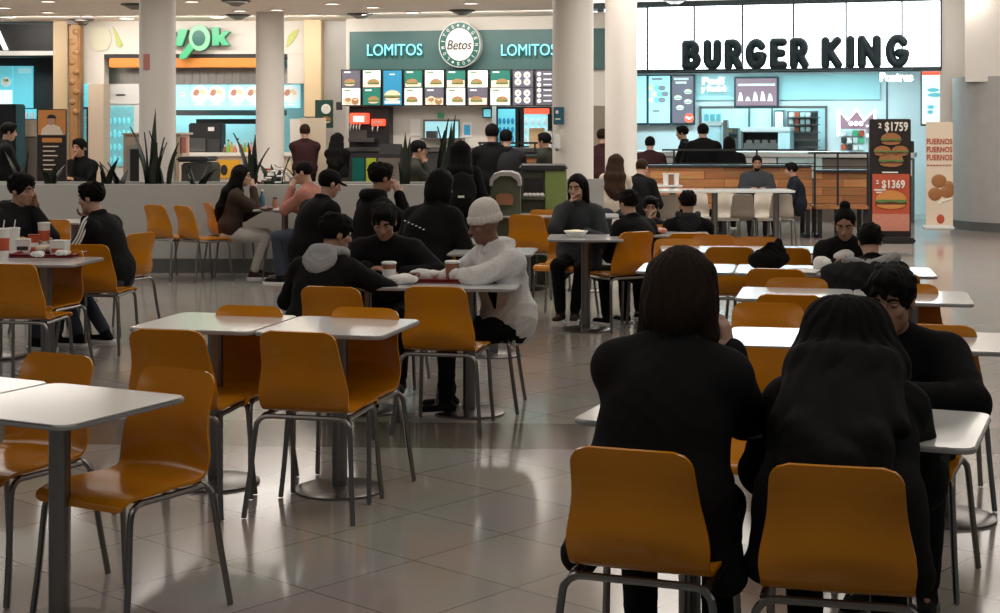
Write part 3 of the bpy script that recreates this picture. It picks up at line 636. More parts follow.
# ================================================================== people
def unit(v): return Vector(v).normalized()
class Field:
    """a soft solid: capsules and ellipsoids melted together, turned into one closed surface"""
    def __init__(s): s.p = []
    def cap(s, a, b, r0, r1=None, k=.02, flat=None, op='u'):
        a, b = np.array(a, float), np.array(b, float); r1 = r0 if r1 is None else r1
        s.p.append(('c', a, b, r0, r1, k, flat, op)); return s
    def chain(s, pts, rs, k=.02):
        for i in range(len(pts)-1): s.cap(pts[i], pts[i+1], rs[i], rs[i+1], k)
        return s
    def ell(s, c, r, rot=None, k=.02, op='u'):
        s.p.append(('e', np.array(c, float), np.array(r, float), None if rot is None else np.array(rot, float), 0, k, None, op)); return s
    def mesh(s, name, h, mats, noise=0, freq=30, parent=None, strand=None, late=None):
        lo = np.full(3, 1e9); hi = -lo
        for q in s.p:
            if q[7] != 'u': continue
            if q[0] == 'c': m = max(q[3], q[4]); l, u = np.minimum(q[1], q[2])-m, np.maximum(q[1], q[2])+m
            else: m = q[2].max(); l, u = q[1]-m, q[1]+m
            lo = np.minimum(lo, l); hi = np.maximum(hi, u)
        lo -= 3*h+noise; hi += 3*h+noise
        n = np.ceil((hi-lo)/h).astype(int)+1
        ax = [lo[i]+h*np.arange(n[i]) for i in range(3)]
        Fd = np.full(n, .5, np.float32)
        for q in s.p:
            k = q[5]; pad = k+2.5*h
            if q[0] == 'c': m = max(q[3], q[4])+pad; l, u = np.minimum(q[1], q[2])-m, np.maximum(q[1], q[2])+m
            else: m = q[2].max()+pad; l, u = q[1]-m, q[1]+m
            i0 = np.maximum(0, np.floor((l-lo)/h).astype(int)); i1 = np.minimum(n, np.ceil((u-lo)/h).astype(int)+1)
            if (i1 <= i0).any(): continue
            X, Y, Z = np.meshgrid(*[ax[i][i0[i]:i1[i]] for i in range(3)], indexing='ij')
            if q[0] == 'c':
                a, b, r0, r1 = q[1], q[2], q[3], q[4]; ba = b-a; L2 = max(1e-9, ba.dot(ba))
                px, py, pz = X-a[0], Y-a[1], Z-a[2]; t = np.clip((px*ba[0]+py*ba[1]+pz*ba[2])/L2, 0, 1)
                dx, dy, dz = px-t*ba[0], py-t*ba[1], pz-t*ba[2]
                if q[6] is not None:
                    fd, fs = np.array(q[6][0], float), q[6][1]; c = dx*fd[0]+dy*fd[1]+dz*fd[2]; e = c*(1/fs-1)
                    dx, dy, dz = dx+e*fd[0], dy+e*fd[1], dz+e*fd[2]
                d = np.sqrt(dx*dx+dy*dy+dz*dz)-(r0+(r1-r0)*t)
            else:
                px, py, pz = X-q[1][0], Y-q[1][1], Z-q[1][2]
                if q[3] is not None:
                    Rm = q[3]; px, py, pz = Rm[0, 0]*px+Rm[1, 0]*py+Rm[2, 0]*pz, Rm[0, 1]*px+Rm[1, 1]*py+Rm[2, 1]*pz, Rm[0, 2]*px+Rm[1, 2]*py+Rm[2, 2]*pz
                r = q[2]; k0 = np.sqrt((px/r[0])**2+(py/r[1])**2+(pz/r[2])**2)+1e-9; k1 = np.sqrt((px/r[0]**2)**2+(py/r[1]**2)**2+(pz/r[2]**2)**2)+1e-9; d = k0*(k0-1)/k1
            sl = tuple(slice(i0[i], i1[i]) for i in range(3)); F0 = Fd[sl]; d = d.astype(np.float32)
            if q[7] == 'u':
                hh = np.maximum(k-np.abs(F0-d), 0)/k; Fd[sl] = np.minimum(F0, d)-hh*hh*k*.25
            else:
                d = -d; hh = np.maximum(k-np.abs(F0-d), 0)/k; Fd[sl] = np.maximum(F0, d)+hh*hh*k*.25
        if noise:
            X, Y, Z = np.meshgrid(*ax, indexing='ij', sparse=True); f = freq
            if strand is not None:
                sx, sy = X-strand[0], Y-strand[1]; an = np.arctan2(sx, -sy); w1 = np.abs(np.sin(an*freq*.16+.9*np.sin(Z*22+an*3)+.4*np.sin(Z*61))); w2 = np.abs(np.sin(an*freq*.31+1.3*np.sin(Z*15+an*2)))
                Fd += (noise*(1-.8*w1-.5*w2)).astype(np.float32); f = None
            if f: w1 = np.abs(np.sin(f*(.55*X+.35*Y+.75*Z)+1.9*np.sin(.55*f*Y+.4*f*X+1)+.8*np.sin(1.1*f*Z)))
            if f: w2 = np.abs(np.sin(f*1.35*(-.6*X+.5*Y+.6*Z)+1.6*np.sin(.7*f*X-.5*f*Z+2)))
            if f: Fd -= (noise*(.8-.9*w1**.7-.5*w2**.7)).astype(np.float32)
        v, f = nets(Fd, lo, h)
        me = bpy.data.meshes.new(name); me.vertices.add(len(v)); me.vertices.foreach_set('co', v.astype(np.float32).reshape(-1))
        me.loops.add(len(f)*4); me.polygons.add(len(f)); me.loops.foreach_set('vertex_index', f.astype(np.int32).reshape(-1))
        me.polygons.foreach_set('loop_start', np.arange(0, 4*len(f), 4, dtype=np.int32)); me.update(calc_edges=True); me.validate()
        me.materials.append(mats); me.shade_smooth()
        return link(name, me, parent)
def nets(F, lo, h):
    S = F < 0; n = F.shape; c = np.zeros(tuple(k-1 for k in n), np.int8)
    for i in (0, 1):
        for j in (0, 1):
            for k in (0, 1): c += S[i:n[0]-1+i, j:n[1]-1+j, k:n[2]-1+k]
    act = (c > 0) & (c < 8); idx = np.argwhere(act); N = len(idx); ids = np.full(c.shape, -1, np.int64); ids[act] = np.arange(N)
    acc = np.zeros((N, 3)); cnt = np.zeros(N)
    cs = [(i, j, k) for i in (0, 1) for j in (0, 1) for k in (0, 1)]
    for a in cs:
        for d in range(3):
            if a[d]: continue
            b = list(a); b[d] = 1
            fa = F[idx[:, 0]+a[0], idx[:, 1]+a[1], idx[:, 2]+a[2]].astype(float); fb = F[idx[:, 0]+b[0], idx[:, 1]+b[1], idx[:, 2]+b[2]].astype(float)
            m = (fa < 0) != (fb < 0); t = np.where(m, fa/np.where(m, fa-fb, 1), 0)
            P = np.array(a, float)[None, :].repeat(N, 0); P[:, d] += t
            acc += P*m[:, None]; cnt += m
    v = lo + h*(idx + acc/np.maximum(cnt, 1)[:, None])
    fs = []
    for d in range(3):
        e, g = (d+1) % 3, (d+2) % 3
        s0 = [slice(None)]*3; s1 = [slice(None)]*3; s0[d] = slice(0, -1); s1[d] = slice(1, None)
        A, B = S[tuple(s0)], S[tuple(s1)]; ed = np.argwhere(A != B)
        ok = (ed[:, e] > 0) & (ed[:, g] > 0) & (ed[:, e] < n[e]-1) & (ed[:, g] < n[g]-1); ed = ed[ok]
        fl = A[ed[:, 0], ed[:, 1], ed[:, 2]]
        q = []
        for oe, og in ((1, 1), (0, 1), (0, 0), (1, 0)):
            w = ed.copy(); w[:, e] -= oe; w[:, g] -= og; q.append(ids[w[:, 0], w[:, 1], w[:, 2]])
        q = np.stack(q, 1); q[~fl] = q[~fl][:, ::-1]; fs.append(q)
    return v, np.concatenate(fs)

SK = {k: mat('skin_'+k, c, .45, noise=.10, scale=25) for k, c in (('light', (.46, .27, .19)), ('tan', (.34, .18, .115)), ('brown', (.17, .08, .05)))}
HR = {k: mat('hair_'+k, c, .7, spec=.10, noise=.5, scale=60, stretch=(6, 6, .6), bump=.25) for k, c in (('black', (.0045, .0038, .0034)), ('brown', (.020, .012, .008)), ('chestnut', (.034, .017, .010)))}
CL = {}
def cloth(c, rough=.85):
    if c not in CL:
        base = {'black': (.0075, .0075, .008), 'jet': (.0045, .0045, .005), 'charcoal': (.018, .018, .02), 'navy': (.012, .016, .025), 'grey': (.16, .165, .17), 'lightgrey': (.34, .34, .345), 'white': (.66, .66, .65), 'brown': (.045, .030, .024), 'salmon': (.38, .17, .13),
                'denim': (.045, .05, .056), 'maroon': (.045, .018, .02), 'cream': (.55, .48, .40), 'olive': (.03, .034, .026), 'jeans': (.05, .06, .085), 'red': (.25, .03, .03), 'pale': (.5, .48, .45)}[c]
        CL[c] = mat('cloth_'+c, base, rough, spec=.13, noise=.22, scale=45, bump=.12)
    return CL[c]
M['eye_white'] = mat('eye_white', (.09, .08, .075), .5); M['iris'] = mat('iris', (.010, .007, .006), .4); M['lips'] = mat('lips', (.27, .11, .09), .4); M['nail'] = mat('nail', (.50, .30, .23), .3)

def ik(a, b, l1, l2, hint):
    a, b = Vector(a), Vector(b); d = b-a; L = min(d.length, (l1+l2)*.998)
    u = d.normalized(); x = (l1*l1-l2*l2+L*L)/(2*L); hgt = math.sqrt(max(0, l1*l1-x*x))
    hn = Vector(hint); hn = hn-u*hn.dot(u)
    if hn.length < 1e-4: hn = Vector((0, 0, 1))-u*u.z
    return a+u*x+hn.normalized()*hgt, a+u*L

def hand(F, w, d, nrm, side, curl=.5, s=1.0, thumb=1.0):
    """palm, four jointed fingers and a thumb; d: along the hand, nrm: out of the palm side, side: towards the thumb"""
    d = unit(d); nrm = unit(Vector(nrm)-d*Vector(nrm).dot(d)); t = unit(side - d*side.dot(d) - nrm*side.dot(nrm)); w = Vector(w)
    for q in (-.024, -.008, .008, .024): F.cap(w+t*q*.75*s+d*.012*s, w+d*.085*s+t*q*s, .0135*s, .0115*s, .012)
    tips = []
    for i, (q, ln) in enumerate(((.027, .072), (.0095, .080), (-.0085, .074), (-.026, .058))):
        p = w+d*.090*s+t*q*s; dirv = d.copy(); r = .0088*s; ln *= s
        for seg, part in enumerate((.45, .31, .24)):
            ang = curl*(.55, .85, .6)[seg]*(1+.06*i); dirv = unit(dirv*math.cos(ang)+nrm*math.sin(ang)); nn = unit(nrm-dirv*nrm.dot(dirv))
            p2 = p+dirv*ln*part; F.cap(p, p2, r, r*.93, .004); p = p2; r *= .93
            nrm2 = nn
        tips.append((p, dirv))
    b = w+d*.025*s+t*.026*s; k1 = b+(d*.55+t*.75+nrm*.35*thumb).normalized()*.042*s; k2 = k1+(d*.85+t*.15+nrm*.55*thumb).normalized()*.030*s; k3 = k2+(d*.9-t*.1+nrm*.5*thumb).normalized()*.024*s
    F.cap(b, k1, .0135*s, .0105*s, .010).cap(k1, k2, .0103*s, .0095*s, .004).cap(k2, k3, .0095*s, .0082*s, .004)
    return tips

RESV = {3: (.0065, .008), 2: (.009, .0105), 1: (.012, .014)}
def person(label, px, py, face, Y=None, lod=2, sit=True, hip=.535, lean=12, side=0, twist=0, yaw=0, pitch=8, roll=0, skin='light', hair='short', hcol='black', top='black', legs='black', shoe='black',
           L=None, Rh=None, Lel=None, Rel=None, Lcurl=.5, Rcurl=.5, Lf=None, Rf=None, Ldir=None, Rdir=None, bulk=0.0, female=False, hood=None, collar=True, s=1.0, extra=None, wrinkle=.0035, hem=0, fat=1.0, headlift=0, Lpalm=None, Rpalm=None, trousers=True, facial=None, size=None, hipw=0.0, hairlen=1.0):
    hs = 1.0                                                      # pose first, in the person's own frame: x right, y ahead, z up
    H = Vector((0, 0, hip if sit else .93)); sl, ss = R(lean), R(side)
    d1 = unit((math.sin(ss), math.sin(sl*.8), math.cos(sl*.8))); d2 = unit((math.sin(ss), math.sin(sl*1.15), math.cos(sl*1.15)))
    C = H+d1*.27; Nk = C+d2*.24; shw = .165 if female else .185
    tw = R(twist); rt = Vector((math.cos(tw), math.sin(tw), -math.sin(ss)*.6)).normalized()
    fw = unit(Vector((0, 0, 1)).cross(rt)); upc = d2; fwd = unit(rt.cross(upc)*-1) if rt.cross(upc).y < 0 else unit(rt.cross(upc))
    Sh = {-1: Nk-upc*.074-rt*(shw-.008), 1: Nk-upc*.074+rt*(shw-.008)}
    nd = unit(d2*.75+Vector((0, .10, .55))); E = Matrix.Rotation(R(yaw), 3, 'Z') @ Matrix.Rotation(R(-pitch), 3, 'X') @ Matrix.Rotation(R(roll), 3, 'Y')
    Hd = Nk+nd*(.095+headlift)+E @ Vector((0, .022, .075))
    # ---- set the person down in the room
    a = R(face); Rz = Matrix.Rotation(a, 3, 'Z'); zh = Hd.z
    if Y is None: Y = FP*(CZ-zh)/(py-HY)
    elif size is None: s = max(.72, min(1.12, zat(py, Y)/zh))
    if size: s = size
    hw = Rz @ Hd*s; O = Vector((xat(px, Y)-hw.x, Y-hw.y, 0))
    b, c = RESV[lod]
    # ---- arms and legs
    def local(v): return Vector(v)
    tgt, elb, wr = {}, {}, {}
    for sd, t, el in ((-1, L, Lel), (1, Rh, Rel)):
        if t is None or t == 'table': t = Vector((sd*.13, .36, max(.80, hip+.26) if sit else 1.0))
        elif t == 'chin': t = Hd+E @ Vector((sd*.045, .085, -.165))
        elif t == 'mouth': t = Hd+E @ Vector((sd*.03, .15, -.13))
        elif t == 'ear': t = Hd+E @ Vector((sd*.115, .03, -.09))
        elif not isinstance(t, str) and t[0] == 'h': t = Hd+E @ Vector(t[1:])
        elif t == 'lap': t = Vector((sd*.10, .27, hip+.12))
        elif t == 'hang': t = H+Vector((sd*.27, .03, -.08))
        elif t == 'phone': t = Vector((sd*.07, .30, hip+.30))
        else: t = Vector(t)
        elb[sd], wr[sd] = ik(Sh[sd], t, .285, .255, el or (sd*.55, -.35, -.8))
    knee, ank = {}, {}
    for sd, t in ((-1, Lf), (1, Rf)):
        t = Vector(t) if t else (Vector((sd*.12, .40, .085)) if sit else Vector((sd*.09, .02, .085)))
        knee[sd], ank[sd] = ik(H+Vector((sd*.09, 0, 0)), t, .43, .42, (sd*.12, 1, .5 if sit else 0))
    def torso(F, g, gb=0):
        rot = np.column_stack([np.array(rt), np.array(fwd), np.array(upc)])
        f2 = (fwd, .72)
        F.ell(C+d2*.04, (shw*.90+g+gb, .112*fat+g+gb, .20+g), rot, .04)
        F.ell(H+d1*.12, (shw*.76+g+gb, .108*fat+g+gb, .17+g), rot, .04)
        F.cap(H-rt*.075+Vector((0, .015, 0)), H+rt*.075+Vector((0, .015, 0)), .098+g*.6+gb*.6, None, .04)
        if g > 0: F.cap(C+d2*.07, H+d1*.13, shw*.86+g+gb, shw*.88+g+gb*1.1+hipw*.5, .04, (fwd, .64))
        F.cap(Sh[-1]-upc*.012, Sh[1]-upc*.012, .062+g*1.2, None, .04)
        for sd in (-1, 1): F.cap(Nk+nd*.02, Sh[sd]+upc*.012, .045+g*.8, .055+g*.8, .03)
    def arm(F, sd, g, hand_=True, end=1.0):
        w2 = elb[sd]+(wr[sd]-elb[sd])*end
        F.cap(Sh[sd], elb[sd], .053+g*1.15, .042+g*1.1, .025).cap(elb[sd], w2, .041+g*1.1, .027+g*(1.0 if g else 0), .02)
    body = Field(); torso(body, -.004)
    tips = {}
    for sd in (-1, 1):
        arm(body, sd, 0)
        fd = unit(wr[sd]-elb[sd]); dd = Ldir if sd < 0 else Rdir
        dd = unit(dd) if dd else unit(fd+Vector((0, .0, -.10)))
        pn = (Lpalm if sd < 0 else Rpalm); pn = Vector(pn) if pn else Vector((-sd*.55, 0, -.85))
        tips[sd] = hand(body, wr[sd], dd, pn, Vector((-sd, .25, .35)), Lcurl if sd < 0 else Rcurl, 1.0 if not female else .92)
        hp = H+Vector((sd*.09, 0, -.005))
        body.cap(hp, knee[sd], .078, .052, .03).cap(knee[sd], ank[sd], .050, .034, .02).cap(ank[sd]+Vector((0, -.02, -.045)), ank[sd]+Vector((sd*.015, .14, -.055)), .030, .024, .02)
    body.cap(Nk-upc*.03, Hd+E @ Vector((0, -.02, -.06)), .054 if not female else .048, .050 if not female else .045, .03)
    ra = np.array(E); P = lambda *q: Hd+E @ Vector(q)
    body.ell(P(0, -.012, .030), (.074, .094, .086), ra, .02).ell(P(0, .022, -.045), (.057, .064, .068), ra, .03).ell(P(0, .058, -.092), (.024, .022, .020), ra, .025)
    body.cap(P(0, .084, .012), P(0, .104, -.026), .008, .0125, .012).ell(P(.012, .092, -.031), (.009, .010, .008), ra, .008).ell(P(-.012, .092, -.031), (.009, .010, .008), ra, .008)
    body.cap(P(-.036, .070, .030), P(.036, .070, .030), .013, None, .015)
    for q in (-1, 1):
        body.ell(P(q*.042, .056, -.020), (.021, .020, .018), ra, .02); body.ell(P(q*.032, .092, .007), (.017, .011, .0085), ra, .012, 's')
        body.ell(P(q*.077, -.006, -.004), (.010, .021, .032), ra, .010)
    body.cap(P(-.017, .082, -.0565), P(.017, .082, -.0565), .0065, None, .006).cap(P(-.014, .080, -.066), P(.014, .080, -.066), .007, None, .006)
    root = body.mesh('person', b, SK[skin])
    root.location = O; root.rotation_euler = (0, 0, a); root.scale = (s, s, s); tag(root, label, 'person')
    # ---- face details
    for q in (-1, 1):
        p = P(q*.032, .0735, .008); mb = MB().mat(0).ell(p, (.0125, .0115, .0066), 12, 8, E); mb.mat(1).ell(P(q*.0315, .0800, .007), (.0066, .0052, .0066), 10, 6, E)
        mb.mat(2).ell(P(q*.032, .0738, .0112), (.0142, .0125, .0052), 12, 6, E)
        mb.build('eye', [M['eye_white'], M['iris'], SK[skin]], root)
        MB().tube(smooth_path([P(q*.014, .093, .028), P(q*.034, .089, .0345), P(q*.053, .070, .027)], 3), .0052, 6, .003).build('eyebrow', HR[hcol if hcol != 'chestnut' else 'brown'], root)
    MB().ell(P(0, .0855, -.0565), (.021, .007, .0055), 12, 6, E).ell(P(0, .0850, -.066), (.018, .007, .0065), 12, 6, E).build('mouth', M['lips'], root)
    if facial: Field().ell(P(0, .045, -.085), (.050, .045, .035), ra, .01).ell(P(0, .092, -.060), (.020, .014, .012), ra, .01, 's').ell(P(0, .09, -.02), (.05, .04, .025), ra, .01, 's').mesh('beard', b, HR['black'], .002, 120, root)
    # ---- hair
    hf = Field(); dn = -upc; bk = -fwd
    if hair in ('short', 'crop', 'medium', 'long', 'bob', 'bun', 'tied'):
        g = .006 if hair in ('crop', 'bun', 'tied') else .014
        hf.ell(P(0, -.016, .036), (.076+g, .096+g, .086+g), ra, .02)
        if hair == 'short': hf.ell(P(0, .045, .098), (.055, .05, .025), ra, .03)
        if hair in ('bun', 'tied'): hf.ell(P(0, -.055, .130) if hair == 'bun' else P(0, -.12, .02), (.042, .042, .036), ra, .015)
        if hair in ('medium', 'bob'):
            bb = 1.12 if hair == 'bob' else 1.0
            hf.ell(P(0, -.05, -.035), (.098*bb, .080*bb, .128), ra, .03)
            for q in (-1, 1): hf.cap(P(q*.070, -.025, .05), P(q*.090*bb, -.022, -.13), (.034 if hair == 'bob' else .024)*bb, .024*bb, .03)
        if hair == 'long':
            hf.ell(P(0, -.045, -.035), (.088, .072, .12), ra, .03)
            b0 = Nk+bk*(.10+bulk)
            for q, e in ((-.075, .32), (-.04, .36), (-.01, .39), (.025, .40), (.07, .33)):
                hf.chain([P(q, -.06, .03), P(q*1.1, -.075, -.10), b0+rt*q*1.5+dn*.05, b0+rt*q*1.45+dn*(e*hairlen-.1)+bk*.03, b0+rt*q*1.3*hairlen+dn*e*hairlen+bk*.02], [.045, .046, .050, .044, .018], .05)
            for q in (-1, 1): hf.cap(P(q*.070, .0, .04), P(q*.085, .005, -.14), .032, .026, .03)
            if hairlen > 1.2:
                hf.ell(P(0, -.085, -.06), (.115, .075, .15), ra, .06)
                for q in (-1, 1): hf.chain([P(q*.06, -.05, .06), P(q*.115, -.06, -.10), Sh[q]*.62+Nk*.38+bk*.10+dn*.04, b0+rt*q*.17+dn*.30], [.05, .055, .055, .03], .06)
        fz = .112 if female else .090
        hf.ell(P(0, .112, -.030), (.070 if not female else .076, .084 if not female else .100, fz), ra, .018, 's')
        if hair in ('short', 'crop', 'bun', 'tied'): hf.ell(P(0, .03, -.12), (.2, .2, .095), ra, .012, 's')
        if lod >= 2 or hair in ('long', 'medium', 'bob'):
            rr_ = random.Random(int(px*7+py))
            if hair == 'short':
                for q in range(34 if lod == 3 else 22):
                    w_ = rr_.uniform(0, 6.28); el = rr_.uniform(.05, 1.1); rx, ry, rz = .090, .110, .098
                    p0 = Vector((rx*math.cos(w_)*math.cos(el), -.016+ry*math.sin(w_)*math.cos(el), .038+rz*math.sin(el)))
                    p1 = p0+Vector((rr_.uniform(-.02, .02), .014 if p0.y > .02 else -.012, (-.014 if p0.y > .02 else -.026)+.02*math.sin(el)))
                    hf.cap(P(*p0), P(*p1), .013, .006, .012)
            hf.mesh('hair', b, HR[hcol], .005 if hair in ('short', 'crop') else .007, 75 if hair == 'short' else 60, root, (P(0, -.03, 0).x, P(0, -.03, 0).y))
        else: hf.mesh('hair', b, HR[hcol], 0, 30, root)
    if hair == 'beanie':
        hf.ell(P(0, -.018, .060), (.094, .108, .098), ra, .02).ell(P(0, -.03, .11), (.075, .085, .065), ra, .03).ell(P(0, .02, -.17), (.25, .25, .185), ra, .006, 's')
        hf.mesh('knitted_hat', b, M.get('knit'), .0025, 130, root)
        cf = Field()
        for q in range(20): 
            w0, w1 = 2*math.pi*q/20, 2*math.pi*(q+1)/20
            cf.cap(P(.089*math.cos(w0), -.016+.104*math.sin(w0), .040+.008*math.sin(w0)), P(.089*math.cos(w1), -.016+.104*math.sin(w1), .040+.008*math.sin(w1)), .0125, None, .008, (E @ Vector((0, 0, 1)), 2.1))
        cf.mesh('hat_cuff', b, M['knit'], .0015, 160, root)
    if hair == 'cap':
        hf.ell(P(0, -.014, .045), (.088, .106, .085), ra, .02).ell(P(0, .02, -.14), (.25, .25, .165), ra, .006, 's').cap(P(-.035, .085, .035), P(.035, .085, .035), .030, None, .01, (E @ Vector((0, .25, 1)).normalized(), .25)).cap(P(-.028, .125, .028), P(.028, .125, .028), .032, None, .01, (E @ Vector((0, .25, 1)).normalized(), .22))
        hf.mesh('cap', b, cloth('jet'), 0, 30, root)
        Field().ell(P(0, -.02, .02), (.083, .098, .075), ra, .02).ell(P(0, .10, -.03), (.075, .085, .1), ra, .01, 's').ell(P(0, .03, -.11), (.2, .2, .08), ra, .01, 's').mesh('hair', b, HR[hcol], 0, 30, root)
    # ---- clothes
    J = Field(); torso(J, .017, bulk)
    for sd in (-1, 1):
        arm(J, sd, .014+bulk*.45, False, .97)
        if lod >= 2: 
            w2 = elb[sd]+(wr[sd]-elb[sd])*.95; J.cap(w2-unit(wr[sd]-elb[sd])*.025, w2, .040+bulk*.3, .041+bulk*.3, .008)
    if collar:
        for q in range(12):
            w0, w1 = 2*math.pi*q/12, 2*math.pi*(q+1)/12; cc = Nk+nd*.022
            f = lambda w: cc+rt*(.066*math.cos(w))+fwd*(.064*math.sin(w))-upc*(.016*math.sin(w))
            J.cap(f(w0), f(w1), .017, None, .015)
    J.cap(H-rt*.085+d1*.09, H+rt*.085+d1*.09, .126+bulk*.5, None, .04)
    if hem:
        for sd in (-1, 1): J.cap(H+rt*sd*(.09+hipw*.6)+d1*.05+Vector((0, .03, 0)), H+rt*sd*(.16+hipw)+Vector((0, .02, -hem)), .10+bulk*.3, .06, .05)
        J.cap(H+Vector((-.1, .12, .02)), H+Vector((.1, .12, .02)), .085, None, .05)
    if hood:
        for q in range(9):
            w0, w1 = math.pi*(1.0+q/9)-.0, math.pi*(1.0+(q+1)/9)
            f = lambda w: Nk+nd*.035+rt*(.098*math.cos(w))+fwd*(.105*math.sin(w))-upc*.03*abs(math.sin(w))
            if hood == top: J.cap(f(w0), f(w1), .040, None, .03)
    J.mesh('jacket', c, cloth(top), wrinkle if lod > 1 else .002, 26, root)
    if hood and hood != top:
        G = Field()
        for q in range(14):
            w0, w1 = math.pi*(.86+1.28*q/14), math.pi*(.86+1.28*(q+1)/14)
            f = lambda w: Nk+nd*.05+rt*(.100*math.cos(w))+fwd*(.112*math.sin(w)+.01)-upc*(.035*max(0, -math.sin(w))-.01)
            g = lambda w: .026+.006*max(0, -math.sin(w))
            G.cap(f(w0), f(w1), g(w0), g(w1), .02)
        rot_ = np.column_stack([np.array(rt), np.array(fwd), np.array(upc)]); G.ell(Nk-fwd*.105-upc*.035, (.125, .042, .085), rot_, .04).ell(Nk-fwd*.115-upc*.085, (.07, .035, .06), rot_, .04)
        G.mesh('hood', c, cloth(hood), .004, 45, root)
    T = Field()
    for sd in (-1, 1):
        hp = H+Vector((sd*.09, 0, -.005)); end = knee[sd]+(ank[sd]-knee[sd])*.93
        T.cap(hp, knee[sd], .094, .068, .03).cap(knee[sd], end, .066, .052, .025)
    T.cap(H-rt*.08+Vector((0, .01, 0)), H+rt*.08+Vector((0, .01, 0)), .106, None, .03)
    T.mesh('trousers', c, cloth(legs), wrinkle if lod > 1 else 0, 30, root)
    for sd in (-1, 1):
        q = ank[sd]; S2 = Field(); yv = Vector((sd*.10, 1, 0)).normalized()
        S2.cap(q+Vector((0, 0, .0)), q+Vector((0, -.01, -.035)), .042, .044, .02).cap(q-yv*.035+Vector((0, 0, -.048)), q+yv*.14+Vector((0, 0, -.058)), .038, .036, .02, (Vector((0, 0, 1)), .8))
        so = S2.mesh('shoe', c, cloth(shoe), 0, 30, root)
        z0 = q.z-.087
        MB().slab([(q.x-.045*1+p_[0]+(yv.x*.055), q.y+.055+p_[1]) for p_ in [(x+.045, y) for x, y in rrect(.092, .285, .044)]], z0, z0+.022).build('sole', M['white_plastic' if shoe != 'jet' else 'charcoal'], so)
    info = dict(root=root, O=O, s=s, a=a, H=H, C=C, N=Nk, Hd=Hd, E=E, Sh=Sh, elb=elb, wr=wr, rt=rt, fwd=fwd, up=upc, knee=knee, ank=ank, P=P, tips=tips, b=b, c=c)
    return info
def world(i, v):
    return i['O'] + Matrix.Rotation(i['a'], 3, 'Z') @ (Vector(v)*i['s'])
M['knit'] = mat('white_knit', (.66, .63, .58), .85, spec=.2, noise=.12, scale=90, stretch=(1, 1, .25), bump=.5)
# ================================================================== burger restaurant
FK2 = FK
f = Fit(FK, 'light_box', (560, -12, 941, 72), -.05, 'row of bright white light panels above the restaurant front', 'light box')
f.part('bottom_beam', (560, 68.5, 941, 72.5), -.10, .4, M['bk_frame'], .005)
E = [575, 598.5, 603.5, 647.5, 694, 742.5, 793.5, 846, 902, 941]
for k in range(len(E)-1):
    if k == 1: f.part('mullion', (598.5, 5, 603.5, 70), -.06, .1, M['bk_frame']); continue
    f.part('panel', (E[k]+.6, [12, 9, 9, 7, 5.5, 3.5, 1.5, -2, -5][k], E[k+1]-.6, 69.5), .02, .06, M['lightbox_panel'], 0)
    f.part('mullion', (E[k+1]-.9, -8, E[k+1]+.9, 70), -.02, .1, M['bk_frame'], 0)
f.part('top_beam', (560, -14, 941, 5), -.04, .35, M['bk_frame'], 0)
f = Fit(FK, 'restaurant_sign', (680, 34, 910, 70), -.3, 'huge dark rounded lettering standing before the white light panels', 'sign')
def arc(cx, cz, rx, rz, a0, a1, n=10): return [(cx+rx*math.cos(R(a0+(a1-a0)*i/n)), cz+rz*math.sin(R(a0+(a1-a0)*i/n))) for i in range(n+1)]
GLY = {'B': [[(0, 0), (0, 1)], [(0, 1), (.45, 1)]+arc(.45, .775, .38, .225, 90, -90)+[(0, .55)], [(.45, .52)]+arc(.5, .26, .46, .26, 90, -90)+[(0, 0)]],
 'U': [[(0, 1), (0, .35)]+arc(.5, .35, .5, .35, 180, 360, 12)+[(1, 1)]], 'R': [[(0, 0), (0, 1)], [(0, 1), (.45, 1)]+arc(.45, .73, .42, .27, 90, -90)+[(0, .46)], [(.45, .46), (.62, .3), (.95, 0)]],
 'G': [arc(.5, .5, .5, .5, 42, 320, 20)+[(.98, .40), (.58, .42)]], 'E': [[(.95, 1), (0, 1), (0, 0), (.95, 0)], [(0, .52), (.8, .52)]], 'K': [[(0, 0), (0, 1)], [(.92, 1), (.1, .5)], [(.3, .58), (.55, .35), (.98, 0)]], 'I': [[(0, 0), (0, 1)]], 'N': [[(0, 0), (0, 1), (1, 0), (1, 1)]]}
for ch, x0, x1, y0, y1 in (('B', 681, 701, 39.5, 70), ('U', 702.5, 721, 39, 70), ('R', 723.5, 743, 38.5, 70), ('G', 744.5, 767, 38, 69.5), ('E', 769, 787.5, 37.5, 69.5), ('R', 789, 809.5, 37, 69), ('K', 820.5, 842.5, 36, 69), ('I', 845.5, 854, 35, 68.5), ('N', 857, 881, 34.5, 68.5), ('G', 885, 910, 33.5, 68)):
    a = f.loc(x0, y1, -.36); b_ = f.loc(x1, y0, -.36); rr = .072; F = Field()
    for st in GLY[ch]:
        q = [Vector((a[0]+rr+(b_[0]-a[0]-2*rr)*p[0], 0, a[2]+rr+(b_[2]-a[2]-2*rr)*p[1])) for p in st]
        for i in range(len(q)-1): F.cap(q[i], q[i+1], rr, None, .006, ((0, 1, 0), 1.15))
    F.mesh('letter', .0135, M['bk_letter'], 0, 30, f.r)
f.part('base_rail', (676, 68.5, 912, 70.5), -.34, .3, M['bk_frame'], .004)
